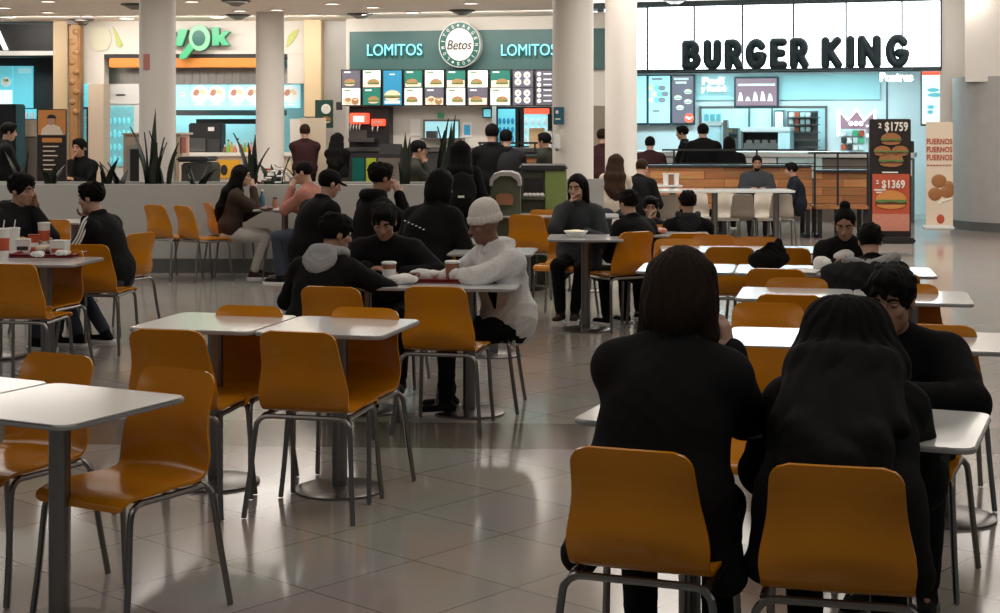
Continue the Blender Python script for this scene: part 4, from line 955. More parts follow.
# menu screens
for k, (x0, x1, c) in enumerate(((606, 622, 'screen_pale'), (622, 647, 'screen_pale'), (648, 670.5, 'screen_pale'), (671.5, 694, 'screen_dark'))):
    f = Fit(FK, 'menu_screen', (x0, 75, x1, 125), 2.8, ['pale cyan menu screen partly behind the round white column, leftmost', 'pale cyan menu screen just right of the round white column', 'pale cyan menu screen with a pile of food, middle one', 'dark menu screen with small food pictures, beside glowing white lettering'][k], 'screen', 'menu screens in the burger restaurant')
    f.part('frame', (x0, 74.5, x1+.6, 125), 2.82, .08, M['bk_frame'], .01); f.part('panel', (x0+.8, 76, x1-.8, 123), 2.8, .03, M[c], 0)
    mb = MB(); xm = (x0+x1)/2
    if k < 3:
        a = f.loc(x0+4, 80, 2.795); mb.mat(1).box(a[0], a[1]-.003, a[2], a[0]+.2, a[1], a[2]+.035)
        for j in range(4 if k < 2 else 0): a = f.loc(x0+4+(j % 2)*2, 88+9*j, 2.795); mb.mat(1).box(a[0], a[1]-.003, a[2], a[0]+.1+.05*(j % 2), a[1], a[2]+.05)
        if k == 2:
            for j in range(9): a = f.loc(652+5*(j % 3)+3*(j//3 % 2), 88+6*(j//3), 2.795); mb.mat((2, 3, 1)[j % 3]); mb.prism([(a[0]+.07*math.cos(R(q)), a[2]+.05*math.sin(R(q))) for q in range(0, 360, 30)], a[1]-.004-.001*j, a[1])
            a = f.loc(653, 112, 2.795); mb.mat(1).box(a[0], a[1]-.003, a[2], a[0]+.13, a[1], a[2]+.04)
    else:
        a = f.loc(674, 80, 2.795); mb.mat(0).box(a[0], a[1]-.003, a[2], a[0]+.28, a[1], a[2]+.04); mb.box(a[0]+.03, a[1]-.003, a[2]-.07, a[0]+.24, a[1], a[2]-.03)
        for j, q in enumerate(((678, 100), (688, 94), (680, 110), (688, 104), (689, 118))): f.local('picture', mb, [M['food_white'], M['edge_grey'], M['food_pale'], M['screen_cyan'], M['lamp_red']]) if j else None; mb = MB() if j else mb; a = f.loc(*q, 2.795); burger(mb, a[0], a[2], .15, a[1], (2, 1, 3, 2)) if j != 4 else plate(mb, a[0], a[2], .09, a[1], 4, [0, 4])
    f.local('picture', mb, [M['food_white'], M['edge_grey'], M['food_pale'], M['screen_cyan'], M['lamp_red']])
f = Fit(FK, 'promo_screen', (734.5, 77, 778, 107), 2.8, 'maroon screen with a row of white figures above the kitchen window', 'screen')
f.part('frame', (734, 76.5, 778.5, 107.5), 2.82, .08, M['bk_frame'], .01); f.part('panel', (736, 78.5, 776.5, 105.5), 2.8, .03, M['screen_maroon'], 0)
mb = MB(); a = f.loc(738, 86, 2.795); b_ = f.loc(775, 83.5, 2.795); mb.box(a[0], a[1]-.003, a[2], b_[0], a[1], b_[2])
for j in range(5):
    a = f.loc(740.5+7.4*j, 101, 2.795); hh = (.16, .08, .17, .18, .14)[j]
    f.local('figure', MB().prism([(a[0]-.05, a[2]), (a[0]+.05, a[2]), (a[0]+.035, a[2]+hh*.6), (a[0]+.01, a[2]+hh), (a[0]-.02, a[2]+hh), (a[0]-.035, a[2]+hh*.5)], a[1]-.003, a[1]), M['food_white'])
f.local('heading', mb, M['food_white'])
for nm, rc, lab in (('', (700, 77, 727, 93), 'white glowing lettering in two lines beside the dark menu screen'), ('', (880, 72.5, 913, 81.5), 'white glowing word under the right end of the big lettering')):
    f = Fit(FK, 'glowing_sign', rc, 2.7 if rc[0] == 700 else 1.6, lab, 'sign', 'white glowing signs')
    if rc[0] == 700:
        f.text('lettering', 'Pedí', (702, 77, 725, 84.5), 2.7, M['lightbox'], .04, offset=.04); f.text('lettering', 'y Retirá', (701, 85.5, 726, 93), 2.7, M['lightbox'], .04, offset=.04)
    else: f.text('lettering', 'Postres', rc, 1.6, M['lightbox'], .04, offset=.03)
f = Fit(FK, 'crown_sign', (838, 108, 876, 138), 2.75, 'white glowing crown outline sign on the restaurant back wall', 'sign')
P = [f.loc(x, y, 2.75) for x, y in ((838.5, 136), (838.5, 110.5), (847.5, 120), (857, 109.5), (864, 120), (875, 110), (875, 130))]
f.local('neon_tube', MB().tube(P, .032, 8), M['lightbox'])
Pf = [f.loc(x, y, 2.8) for x, y in ((839, 137), (839, 112), (847.5, 122), (857, 111), (864.5, 122), (874.5, 112), (874.5, 132))]
f.local('crown_panel', MB().prism([(p[0], p[2]) for p in Pf], Pf[0][1], Pf[0][1]+.03), M['screen_maroon'])
f.text('lettering', '2 x 1', (848, 121, 863, 126), 2.74, M['lightbox'], .03, offset=.03) if 0 else None
for j in range(3): a = f.loc(851+5*j, 123.5, 2.74); f.local('glowing_dot', MB().ell((a[0], a[1], a[2]), (.04, .015, .045), 10, 7), M['lightbox'])
mb = MB()
a = f.loc(866, 127, 2.74); b_ = f.loc(871, 125, 2.74); f.local('glowing_bar', MB().box(a[0], a[1], a[2], b_[0], a[1]+.02, b_[2]), M['lightbox']); a = f.loc(863, 137, 2.74); b_ = f.loc(872, 134, 2.74); mb.box(a[0], a[1], a[2], b_[0], a[1]+.02, b_[2])
f.local('glowing_bar', mb, M['lightbox'])
f = Fit(FK, 'menu_screen', (920, 69, 940, 125), .9, 'tall white menu screen with a red strip at right edge', 'screen')
f.part('frame', (920.5, 70, 940, 126), .93, .05, M['bk_frame'], .005); f.part('panel', (922, 71, 940, 124), .91, .03, M['screen_white'], 0); f.part('red_strip', (922, 71.5, 940, 75), .9, .02, M['lamp_red'], 0)
mb = MB()
for j, (w_, y_) in enumerate(((.2, 90), (.26, 95), (.12, 107), (.1, 112))): a = f.loc(927, y_, .9); mb.ell((a[0]+w_/2, a[1], a[2]), (w_/2, .006, .035), 10, 6)
f.local('picture', mb, M['screen_cyan'])
f = Fit(FK, 'glass_partition', (885, 70, 889, 150), 2.2, 'thin upright frame of a glass partition inside the restaurant', 'partition', z0=0); f.part('post', (886, 75, 888, 200), 2.2, .04, M['bk_frame'], 0); f.part('pane', (888, 76, 920, 150), 2.21, .012, M['glass_cyan' if 0 else 'screen_pale'], 0) if 0 else None
# kitchen seen through the wide opening
f = Fit(FK, 'kitchen_window', (700, 107, 826, 151), 2.95, 'wide steel framed kitchen opening in the restaurant back wall', 'kitchen opening')
for rc in ((699, 106, 827, 108.5), (699, 149.5, 827, 152), (699, 106, 701, 152), (825, 106, 827, 152)): f.part('frame', rc, 2.93, .1, M['steel'], .004)
for x in (749, 772): f.part('mullion', (x-.8, 108, x+.8, 128), 5.45, .08, M['steel'], 0)
f = Fit(FK, 'fry_station', (740, 131, 790, 152), 3.6, 'long steel heated station with a lit hood in the kitchen', 'kitchen station', z0=1.1)
f.part('hood', (741, 127, 790, 132), 3.5, .7, M['white_plastic'], .02); f.part('back', (742, 132, 789, 156), 4.1, .05, M['charcoal'], 0); f.part('body', (741, 143, 790, 160), 3.6, .6, M['steel'], .01); f.part('end_panel', (740.5, 131, 743, 150), 3.55, .6, M['steel'], .005); f.part('end_panel', (778, 131, 790, 150), 3.55, .6, M['screen_cyan' if 0 else 'kitchen'], .005)
for k in range(4): f.part('tray', (746+8*k, 140, 752+8*k, 143.5), 3.58, .3, M['dark_steel'], .005)
f = Fit(FK, 'drink_station', (701, 118, 726, 150), 3.4, 'pale drinks machine at the left end of the kitchen', 'drinks machine', z0=1.1)
f.part('body', (703, 126, 721, 150), 3.5, .4, M['kitchen'], .02); f.part('top', (702, 121, 722, 126), 3.45, .5, M['screen_white' if 0 else 'white_plastic'], .02)
for k in range(3): f.part('hopper', (704+6*k, 114, 708.5+6*k, 121), 3.55, .16, M['glass_cyan'], .01)
f.part('panel', (723, 120, 727, 152), 3.4, .2, M['steel'], .01)
f = Fit(FK, 'shelf_unit', (788, 112, 818, 126), 4.6, 'dark steel shelf of boxes at the right end of the kitchen', 'shelf unit', z0=1.0)
f.part('frame', (787, 111, 818, 156), 4.9, .03, M['dark_steel'], 0)
for k, y in enumerate((117, 124, 132, 140, 147)): f.part('shelf', (787, y, 818, y+1), 4.5, .4, M['steel'], 0)
for k in range(14): f.part('carton', (789+5.6*(k % 5), (112.5, 119.5, 127, 134.5)[k//5], 793.5+5.6*(k % 5), (117, 124, 131.5, 139.5)[k//5]), 4.55, .3, M[('white_plastic', 'kitchen', 'charcoal', 'print_red', 'paper')[(k*3) % 5]], .008)
f = Fit(FK, 'upright_unit', (763, 110, 773, 150), 5.0, 'tall steel cabinet in the middle of the kitchen', 'cabinet', z0=1.0); f.part('body', (774, 110, 784, 156), 5.0, .4, M['steel'], .01); f.part('door', (775, 112, 783, 140), 4.98, .03, M['kitchen'], .005)
f = Fit(FK, 'bun_toaster', (726, 126, 739, 150), 4.0, 'dark steel toaster beside the pale drinks machine', 'toaster', z0=1.1); f.part('body', (727, 128, 738, 154), 4.0, .3, M['dark_steel'], .01); f.part('slot', (728, 134, 737, 138), 3.98, .03, M['black'], .005); f.part('lamp', (729, 129.5, 732, 132), 3.98, .03, M['yellow'], .005)
f = Fit(FK, 'toy_display', (838, 127, 866, 152), 1.4, 'small display of packages on the counter under crown sign', 'display', z0=1.1)
f.part('stand', (840, 129, 866, 158), 1.5, .05, M['kitchen'], .005)
for k in range(12): f.part('package', (841+6*(k % 4), 130.5+7*(k//4), 846+6*(k % 4), 136+7*(k//4)), 1.42, .08, M[('white_plastic', 'print_red', 'kitchen', 'charcoal', 'green_letter')[(k*2) % 5]], .008)
# counter
f = Fit(FK, 'shop_counter', (600, 150, 915, 250), .6, 'long grey restaurant counter with pictures along its front', 'counter', z0=0)
f.part('body', (600, 158, 912, 400), .7, .8, M['counter_brown'], .01); f.part('worktop', (600, 152, 914, 157), .6, 1.0, M['white_plastic'], .01); f.part('picture_band', (870, 160, 912, 176), .66, .05, M['white_plastic'], .004)
for k in range(4): f.part('steel_front', (640+46*k, 157.5, 684+46*k, 178), .66, .05, M['kitchen' if k % 2 else 'white_plastic'], .004)
f = Fit(FK, 'order_till', (900, 140, 914, 158), .65, 'black till on the counter beside the tall menu screen', 'till', z0=1.1); f.part('screen', (900, 141, 914, 153), .7, .05, M['black'], .01); f.part('stand', (905, 153, 909, 158), .72, .08, M['charcoal'], .004)
f = Fit(FK, 'order_till', (871, 145, 884, 158), .65, 'black till on the counter partly behind the price board', 'till', z0=1.1); f.part('screen', (872, 146, 884, 155), .7, .05, M['black'], .01); f.part('stand', (876, 155, 880, 159), .72, .08, M['charcoal'], .004)

# ---- wooden benches with steel frames
WB = Frame(740, 22.9, 1.0)
def bench(x0, x1, yt, lab, back=True):
    f = Fit(WB, 'wooden_bench', (x0, yt, x1, 236), 0, lab, 'bench', 'plank benches before the restaurant', z0=0)
    f.part('backrest', (x0, yt, x1, 206), 0, .08, M['planks'], .008)
    f.part('top_ledge', (x0, yt-2, x1, yt), -.05, .3, M['bk_frame'], .005)
    f.part('seat', (x0, 206, x1, 209.5), -.48, .5, M['planks'], .008)
    for k in range(3):
        px = x0+4+(x1-x0-8)*k/2
        a = f.loc(px, 209, -.42); b_ = f.loc(px, 209, .02)
        f.local('leg', MB().box(a[0]-.03, a[1], .02, a[0]+.03, a[1]+.05, a[2]).box(a[0]-.03, b_[1], .02, a[0]+.03, b_[1]+.05, a[2]).box(a[0]-.03, a[1], 0, a[0]+.03, b_[1]+.05, .05), M['black'])
bench(637, 812, 167, 'long plank bench behind the white tables where two people sit')
bench(816, 870, 172, 'short plank bench right of the black post, before the price board')
bench(486, 552, 157, 'plank bench back behind the green waste station')
def railing(x0, x1, yt, yb, xs, lab, v, F=WB):
    f = Fit(F, 'railing', (x0, yt, x1, yb), v, lab, 'railing', 'black steel railings', z0=0)
    f.part('top_rail', (x0, yt, x1, yt+2), v, .04, M['black'], .004)
    f.part('mid_rail', (x0, yt+14, x1, yt+15), v+.01, .02, M['black'], .002)
    for x in xs: f.part('post', (x-.9, yt, x+.9, yb), v, .04, M['black'], .003)
    f.part('glass_pane', (x0, yt+2.5, x1, yt+13.5), v+.015, .01, M['glass_clear'], 0)
railing(662, 815, 149, 240, (674, 757), 'black railing with a glass strip above the long plank bench', .4)
railing(808, 870, 152, 240, (815, 838, 868), 'black framed railing around the short plank bench', -.3)
railing(478, 556, 142, 200, (480, 508, 535), 'black railing before the fridges of the sandwich shop', .6)

# ---- price board and banner
f = Fit(Frame(890, 19.6, 4), 'price_board', (870, 119, 911, 243), 0, 'tall black and red price board with burgers on a dark foot', 'price board', z0=0)
V = 0
f.part('case', (870, 119, 911, 238), 0, .12, M['print_black'], .01); f.part('foot', (868, 238, 916, 244), -.2, .5, M['black'], .02); f.part('red_panel', (872.5, 174, 909.5, 231), -.012, .02, M['print_red'], 0); f.part('pink_panel', (872.5, 214, 909.5, 231), -.018, .02, M['print_pink'], 0)
f.text('price', '$1759', (885, 122, 908, 132.5), -.03, M['print_white'], .02, offset=.022, spacing=1.08); f.text('price', '$1369', (882, 180, 905, 189.5), -.03, M['print_white'], .02, offset=.022, spacing=1.08)
f.text('small_print', '2', (878.5, 123, 881.5, 128), -.03, M['print_white'], .015, offset=.02); f.text('small_print', '2', (876, 180, 879, 184), -.03, M['print_white'], .015, offset=.02)
mb = MB()
for q in ((891, 145, .25), (882.5, 156, .21), (900, 156, .21), (891, 167, .30), (891, 209, .38)):
    mb = MB(); a = f.loc(q[0], q[1], -.02-.004*(q[1] == 166)); burger(mb, a[0], a[2], q[2], a[1], (0, 1, 2, 0) if q[1] < 200 else (3, 1, 2, 3)); f.local('burger_picture', mb, [M['print_bun'], M['print_meat'], M['print_green'], M['print_orange']])
mb = MB()
for x0, x1, y in ((882, 898, 173), (874, 886, 190.5), (876, 886, 193)): a = f.loc(x0, y, -.016); b_ = f.loc(x1, y-1.3, -.016); mb.box(a[0], a[1]-.004, a[2], b_[0], a[1], b_[2])
f.local('caption', mb, M['print_white'])
f = Fit(Frame(940, 22.8, 6), 'roll_up_banner', (926, 122, 953, 228), 0, 'cream banner with red words and a pile of browned patties', 'banner', z0=0)
f.part('sheet', (926, 122, 953, 226), 0, .02, M['print_cream'], 0); f.part('base', (924.5, 226, 955, 230), -.12, .26, M['white_plastic'], .02)
for k in range(3): f.text('words', 'FUERNOS', (926.8, 138.5+8*k, 952.3, 144.3+8*k), -.008, M['brick_red'], .008, offset=.03, spacing=1.06)
mb = MB()
for k in range(8): a = f.loc(927+3.1*k, 165.8, -.006); mb.box(a[0], a[1]-.003, a[2], a[0]+.03, a[1], a[2]+.018)
f.local('caption', mb, M['brick_red'])
mb = MB()
for q, rx, rz in (((935, 194), .10, .10), ((947, 192), .10, .09), ((939, 181), .11, .10), ((949, 187), .07, .09)): a = f.loc(*q, -.002); mb.mat(0).ell((a[0], a[1], a[2]), (rx, .012, rz), 14, 8)
for q in ((943, 201), (947, 200), (950, 199), (940, 203)): a = f.loc(*q, -.002); mb.mat(1).ell((a[0], a[1], a[2]), (.03, .01, .02), 8, 6)
f.local('picture', mb, [M['print_bun'], M['print_white']])
mb = MB(); a = f.loc(940.5, 219, -.004); mb.ell((a[0], a[1], a[2]), (.055, .008, .07), 14, 8); f.local('round_emblem', mb, M['print_red'])

# ---- waste station and signs on the column
f = Fit(Frame(528, 16.0, 2), 'waste_station', (520, 166, 567, 235), 0, 'olive waste station with a lime green side panel beside the column', 'waste station', z0=0)
f.part('body', (521, 171, 545, 300), .08, .6, M['olive'], .01); f.part('lime_panel', (545, 170, 566.5, 300), .02, .66, M['lime_panel'], .008); f.part('top', (519, 165.5, 567.5, 171), -.02, .75, M['charcoal'], .02); f.part('shelf', (521, 197, 545, 200), -.02, .2, M['olive'], .006); f.part('opening', (524, 178, 543, 194), .07, .03, M['black'], .004)
mb = MB()
for k in range(5): a = f.loc(526+4*k, 197, .04); mb.ell((a[0], a[1], a[2]+.02), (.03, .04, .025), 8, 6)
f.local('crumpled_wrappers', mb, M['paper'])
f = Fit(Frame(504, 15.4, 2), 'waste_bin', (490, 172, 520, 240), 0, 'rounded grey and olive waste bin left of the waste station', 'bin', z0=0)
pts = [f.loc(x, y, 0) for x, y in ((490.5, 300), (490.5, 180), (493, 175.5), (500, 173), (511, 173), (517.5, 175.5), (520, 180), (520, 300))]
f.local('body', MB().prism([(p[0], max(0.0, p[2])) for p in pts], .03, .55), M['olive'])
pts = [f.loc(x, y, 0) for x, y in ((489.5, 186), (490, 179), (493, 174.5), (500, 172), (511, 172), (518, 174.5), (520.5, 179), (521, 186), (518, 186), (517.5, 181), (511, 176), (500, 176), (493.5, 181), (493, 186))]
f.local('hood_rim', MB().prism([(p[0], p[2]) for p in pts], -.02, .5), M['stone'])
pts = [f.loc(x, y, 0) for x, y in ((496, 205), (496, 196), (500, 193.5), (509, 193.5), (513, 196), (513, 205))]
f.local('flap', MB().prism([(p[0], p[2]) for p in pts], -.01, .03), M['cup_brown'])
f = Fit(Frame(558, 18.32, 0), 'sanitiser_dispenser', (553, 134, 561, 151), 0, 'white hand gel dispenser on the round column', 'dispenser')
f.part('body', (553, 134, 560.5, 149), 0, .09, M['white_plastic'], .015); f.part('nozzle', (555.5, 149, 558.5, 151), .02, .04, M['steel'], .004)
f = Fit(Frame(558, 18.34, 0), 'column_sign', (553.5, 107, 564, 125), 0, 'dark blue square sign on the round column above dispenser', 'sign'); f.part('plate', (553.5, 107, 564, 124.5), 0, .03, M['blue_sign'], .004)
mb = MB(); a = f.loc(557, 112, -.002); mb.prism([(a[0]+.018*math.cos(R(q)), a[2]+.022*math.sin(R(q))) for q in range(0, 360, 30)], a[1], a[1]+.004); mb.box(a[0]-.02, a[1], a[2]-.09, a[0]+.04, a[1]+.004, a[2]-.075); f.local('symbol', mb, M['paper'])
o = MB().box(-.055, 0, 0, .055, .012, .19).build('column_notice', M['red_sign']); o.location = (xat(148, 18.395), 18.39, zat(70, 18.39)); tag(o, 'small red patterned notice on the leftmost white column', 'notice')

# ================================================================== plants in the planter wall
def snake_plant(px, v, hts, lab, wide=.16, lean=.25, seed=0):
    rnd = random.Random(seed); u, _ = PW.uz(px, 180, v); r = PW.root('snake_plant', u, v, .895)
    tag(r, lab, 'plant', 'plants in the planter wall')
    for h in hts:
        h *= 1.12
        a = rnd.uniform(0, 6.28); d = Vector((math.cos(a), math.sin(a)*.6)); b0 = d*rnd.uniform(.01, wide*.5); ln = rnd.uniform(.05, lean)
        mb = MB(); N = 8; vs, fs = [], []
        side = Vector((math.cos(a+1.4), math.sin(a+1.4)))
        for i in range(N+1):
            t = i/N; w = .044*(1-t**3)*(0.6+.8*t*(1-t)*2)+.001; c = b0 + d*(ln*h*t*t)
            for sgn, th in ((-1, 0), (0, .008), (1, 0)):
                p = c + side*(w*sgn) + d*th; vs.append((p.x, p.y, h*t*(1-.05*ln)))
        for i in range(N):
            for j in range(2): fs.append((3*i+j, 3*i+j+1, 3*i+j+4, 3*i+j+3))
        mb.add(vs, fs); n = len(vs); mb.add([(x-d.x*.006, y-d.y*.006, z) for x, y, z in vs], [q[::-1] for q in fs])
        mb.build('leaf', M['plant'], r, 0, 80)
snake_plant(152, .38, (.84, .6, .55, .62, .5, .45, .4, .5, .35, .66), 'tall dark snake plant in front of the leftmost white column', seed=3, lean=.3)
snake_plant(164, .45, (.62, .5, .4, .35, .3), 'dark snake plant with a straight leaf beside the tall one', seed=5)
snake_plant(252, .3, (.58, .5, .45, .6, .4, .35), 'dark spiky snake plant behind the person in brown', seed=8, lean=.5)
snake_plant(107, .4, (.3, .25, .35, .28, .2, .22), 'low dark plant below the white drink fridge', seed=9, lean=.8)
snake_plant(119, .45, (.28, .22, .3, .2), 'low dark plant left of the beige cabinet', seed=10, lean=.9)
snake_plant(22, .4, (.42, .36, .3, .28, .4), 'dark plant beside the poster stand on its left', seed=12, lean=.5)
snake_plant(50, .3, (.25, .3, .22, .28, .3, .2), 'low dark plant in front of the poster stand', seed=14, lean=.7)
snake_plant(86, .4, (.2, .25, .22), 'small dark plant in front of the beige square pillar', seed=15, lean=.7)
snake_plant(405, .4, (.55, .4, .3, .6), 'dark snake plant right of the slate display', seed=18, lean=.25)
snake_plant(437, .4, (.74, .62, .5, .45, .7), 'tall dark snake plant left of the long haired standing person', seed=20, lean=.15)
snake_plant(448, .42, (.78, .66, .7, .4), 'tall dark snake plant next to the long haired standing person', seed=21, lean=.15)
snake_plant(196, .35, (.24, .3, .26, .2, .2), 'low dark plant before the grey steel box', seed=23, lean=.9)
snake_plant(275, .4, (.3, .25, .35, .28), 'low dark plant below the second white column', seed=25, lean=.8)
snake_plant(300, .4, (.3, .25, .22, .28), 'low dark plant behind the person in salmon', seed=26, lean=.8)
def flowers(px, v, m, lab, z=1.02, n=9, sp=.11):
    u, _ = PW.uz(px, 180, v); r = PW.root('flower_clump', u, v, .895); tag(r, lab, 'plant'); rnd = random.Random(px)
    for k in range(n):
        x, y = rnd.uniform(-sp, sp), rnd.uniform(-.08, .08); h = rnd.uniform(.08, .26)
        mb = MB().mat(0).tube([(x*.3, y*.3, 0), (x, y, h)], .005, 5).mat(1)
        for q in range(5): mb.ell((x+.022*math.cos(1.257*q), y+.022*math.sin(1.257*q), h), (.02, .02, .012), 7, 5)
        mb.build('flower', [M['plant'], M[m]], r)
    mb = MB()
    for k in range(10): a = rnd.uniform(0, 6.28); mb.tube([(0, 0, 0), (.07*math.cos(a), .05*math.sin(a), .09), (.14*math.cos(a), .1*math.sin(a), .08)], .012, 5, .003)
    mb.build('leaf_tuft', M['plant'], r)
flowers(273, .25, 'paper', 'clump of small white flowers behind the person in salmon')
flowers(264, .6, 'print_red', 'clump of red flowers on the planter below the second column')
flowers(287, .5, 'paper', 'clump of white flowers left of the standing person in maroon')
# ================================================================== chairs
def chair_meshes():
    prof = smooth_path([(0, .222, .412), (0, .212, .436), (0, .165, .450), (0, .05, .446), (0, -.08, .441), (0, -.145, .447), (0, -.190, .470), (0, -.210, .515), (0, -.222, .585), (0, -.240, .680), (0, -.262, .760), (0, -.272, .802)], 4)
    N = len(prof)-1; NT = 14
    ln = [0]
    for i in range(N): ln.append(ln[-1]+(prof[i+1]-prof[i]).length)
    def hw(p, i):
        y, z = p.y, p.z
        if z < .47 and y > -.17: w = .196 + .008*math.exp(-((y-.08)/.1)**2)
        else:
            ks = ((.45, .196), (.48, .198), (.52, .203), (.56, .199), (.60, .190), (.65, .180), (.70, .175), (.76, .171), (.81, .168))
            w = ks[0][1]
            for (a, b), (c, d) in zip(ks, ks[1:]):
                if a <= z <= c: w = b+(d-b)*(z-a)/(c-a)
            if z > ks[-1][0]: w = ks[-1][1]
        rem = ln[-1]-ln[i]; r = .05
        if rem < r: w -= r-math.sqrt(max(0, r*r-(r-rem)**2))
        if ln[i] < .03: w -= .03-math.sqrt(max(0, .03**2-(.03-ln[i])**2))
        return w
    vs, fs, TH = [], [], .0055
    for i, p in enumerate(prof):
        t = (prof[min(i+1, N)]-prof[max(i-1, 0)]).normalized(); nrm = Vector((0, t.z, -t.y))      # towards the sitter
        if nrm.y < 0 and p.z > .5 or nrm.z < 0 and p.z < .46: nrm = -nrm
        w = hw(p, i)
        for sgn in (1, -1):
            for j in range(NT+1):
                s = -1+2*j/NT; q = p.copy(); q.x = s*w
                if p.z > .46: 
                    k = math.exp(-((p.z-.60)/.13)**2); q.y += (.034*s*s-.012)*k - .016*(1-s*s)*math.exp(-((p.z-.555)/.055)**2)
                else: q.z += .010*s*s*math.exp(-((p.y+.03)/.12)**2)
                q += nrm*(TH*sgn); vs.append(tuple(q))
    W2 = 2*(NT+1)
    for i in range(N):
        for j in range(NT):
            a = i*W2+j; b = (i+1)*W2+j; fs.append((a, a+1, b+1, b)); a += NT+1; b += NT+1; fs.append((a, b, b+1, a+1))
        for a, c in ((0, NT+1), (NT, 2*NT+1)):
            fs.append((i*W2+a, (i+1)*W2+a, (i+1)*W2+c, i*W2+c))
    for i in (0, N):
        for j in range(NT): fs.append((i*W2+j, i*W2+j+1, i*W2+NT+2+j, i*W2+NT+1+j))
    shell = MB().add(vs, fs)
    rails = MB(); r = .0115
    rails.tube(smooth_path([(-.15, -.195, .428), (0, -.195, .428), (.15, -.195, .428)], 2), r)
    for s in (-1, 1): rails.tube([(s*.188, .14, .428), (s*.188, 0, .425), (s*.19, -.17, .424)], r)
    rails.tube([(-.186, .10, .424), (.186, .10, .424)], .009)
    legs = []
    for s in (-1, 1):
        legs.append(MB().tube(smooth_path([(s*.14, -.195, .428), (s*.175, -.196, .425), (s*.200, -.200, .408), (s*.212, -.206, .37), (s*.226, -.228, .20), (s*.244, -.258, .004)], 4), r))
        legs.append(MB().tube(smooth_path([(s*.188, .11, .428), (s*.189, .148, .424), (s*.191, .172, .404), (s*.194, .184, .36), (s*.202, .20, .18), (s*.212, .222, .004)], 4), r))
    return shell, rails, legs
_shell, _rails, _legs = chair_meshes()
def chair_proto(shell_mat, name):
    r = empty(name, 0, 0)
    _shell.build('seat_shell', M[shell_mat], r, 0, 60); _rails.build('seat_frame', M['steel'], r)
    for l in _legs: l.build('leg', M['steel'], r)
    return r
PROTO = {'orange': chair_proto('orange', 'cafe_chair'), 'cream': chair_proto('cream', 'white_cafe_chair')}
used = set()
def chair(px, ptop, rot, label, kind='orange', group='orange moulded chairs', Y=None, xy=None):
    """px, ptop: where the middle of the back's top edge shows; rot: 0 faces away from the camera, 90 faces left"""
    Y = Y or FP*(CZ-.80)/(ptop-HY)
    a = R(rot)
    if xy is None:
        X = xat(px, Y); x = X - .268*math.sin(a); y = Y + .268*math.cos(a)
    else: x, y = xy
    c = PROTO[kind] if kind not in used else copy_tree(PROTO[kind]); used.add(kind)
    c.location = (x, y, 0); c.rotation_euler = (0, 0, a)
    if kind == 'cream': c.scale = (.80, .90, .90)
    tag(c, label, 'chair', group); return c
W_ = 'white topped table'
chair(179, 369, 150, 'orange chair turned to the viewer, its seat pushed under nearest white table')
chair(60, 354, 153, 'orange chair with a light streak, behind the joint of the two nearest tables at left')
chair(166, 330, -12, 'orange chair seen from behind just beyond the nearest seat, middle table left half')
chair(297, 332, -14, 'orange chair with a dark scratch on its back, near side of middle table')
chair(250, 306, 166, 'orange chair facing the viewer across the left half of middle table')
chair(366, 308, 163, 'orange chair facing the viewer across the right half of middle table')
chair(330, 287, -16, 'orange chair under the person with the grey hood')
chair(435, 287, -12, 'empty orange chair beside the person in the white knitted hat')
chair(512, 300, 84, 'orange chair under the person in white hoodie', Y=8.55, xy=(-.13, 9.17))
chair(447, 231, -10, 'orange chair behind the white hoodie wearer, below black jacketed back')
chair(526, 215, -16, 'orange chair with a shiny bend below the waste station, left of a pair')
chair(546, 210, -14, 'orange chair below lime panel, right and rear one of a pair')
chair(10, 264, -8, 'orange chair seen from behind at the left edge, at the tray table')
chair(62, 249, 166, 'yellowish orange chair facing the viewer under the corner of tray table')
chair(86, 242, -8, 'orange chair with a bright shine in front of the person in striped jacket', Y=11.15)
chair(142, 233, 62, 'orange chair under the person in the striped jacket')
chair(154, 205, -38, 'empty orange chair by the pale planter wall, left of a pair')
chair(182, 206, -48, 'empty orange chair by the pale planter wall, right of a pair')
chair(207, 203, -64, 'orange chair under the person in brown by planter wall')
chair(309, 224, -38, 'orange chair under the person in black cap')
chair(637, 232, 32, 'orange chair behind the person in black, beside person in grey jacket')
chair(714, 235, 176, 'orange chair facing the viewer, far side of the fourth table row')
chair(756, 237, 176, 'orange chair next to the far middle one, showing left of the seated person with bun')
chair(677, 239, 172, 'orange chair at the left end of the fourth table row')
chair(730, 247, -6, 'orange chair seen from behind, cutting into the far narrow white table')
chair(786, 248, -8, 'orange chair behind the black bag on the table')
chair(776, 269, -12, 'wide orange chair before the table with the black bag')
chair(797, 278, 168, 'orange chair facing the viewer, half hidden behind second table row at right')
chair(790, 295, -14, 'orange chair seen from behind at the left half of second table row')
chair(768, 303, 168, 'orange chair mostly hidden behind the one at second table row, left end')
chair(776, 349, 158, 'orange chair with a white streak, facing the viewer between the two seated people')
chair(630, 450, -20, 'orange chair under the person with loose brown hair, nearest to the viewer')
chair(836, 462, -14, 'orange chair under the long haired person, nearest at right', Y=3.97)
chair(912, 352, 158, 'steel legged orange chair under the person facing the viewer at right')
chair(936, 325, -14, 'orange chair whose corner shows behind the right shoulder of facing person')
chair(890, 273, -12, 'orange chair with a grey coat hung on its back')
chair(845, 243, 172, 'orange chair under the person with the hair bun', Y=11.1)
chair(906, 284, 166, 'orange chair at the right end of the second table row')
chair(572, 215, 160, 'orange chair under the person in the grey jacket', Y=13.65)
chair(655, 222, 172, 'orange chair under the child facing the viewer', Y=13.3)
chair(690, 226, 5, 'orange chair under the child with the fur collar', Y=12.3)
chair(392, 250, 176, 'orange chair under the person in black leaning over the cups', Y=10.2)
chair(436, 222, -22, 'orange chair under the person with small white words on black back', Y=11.9)
chair(312, 208, 84, 'orange chair under the person in the salmon shirt', Y=16.8)
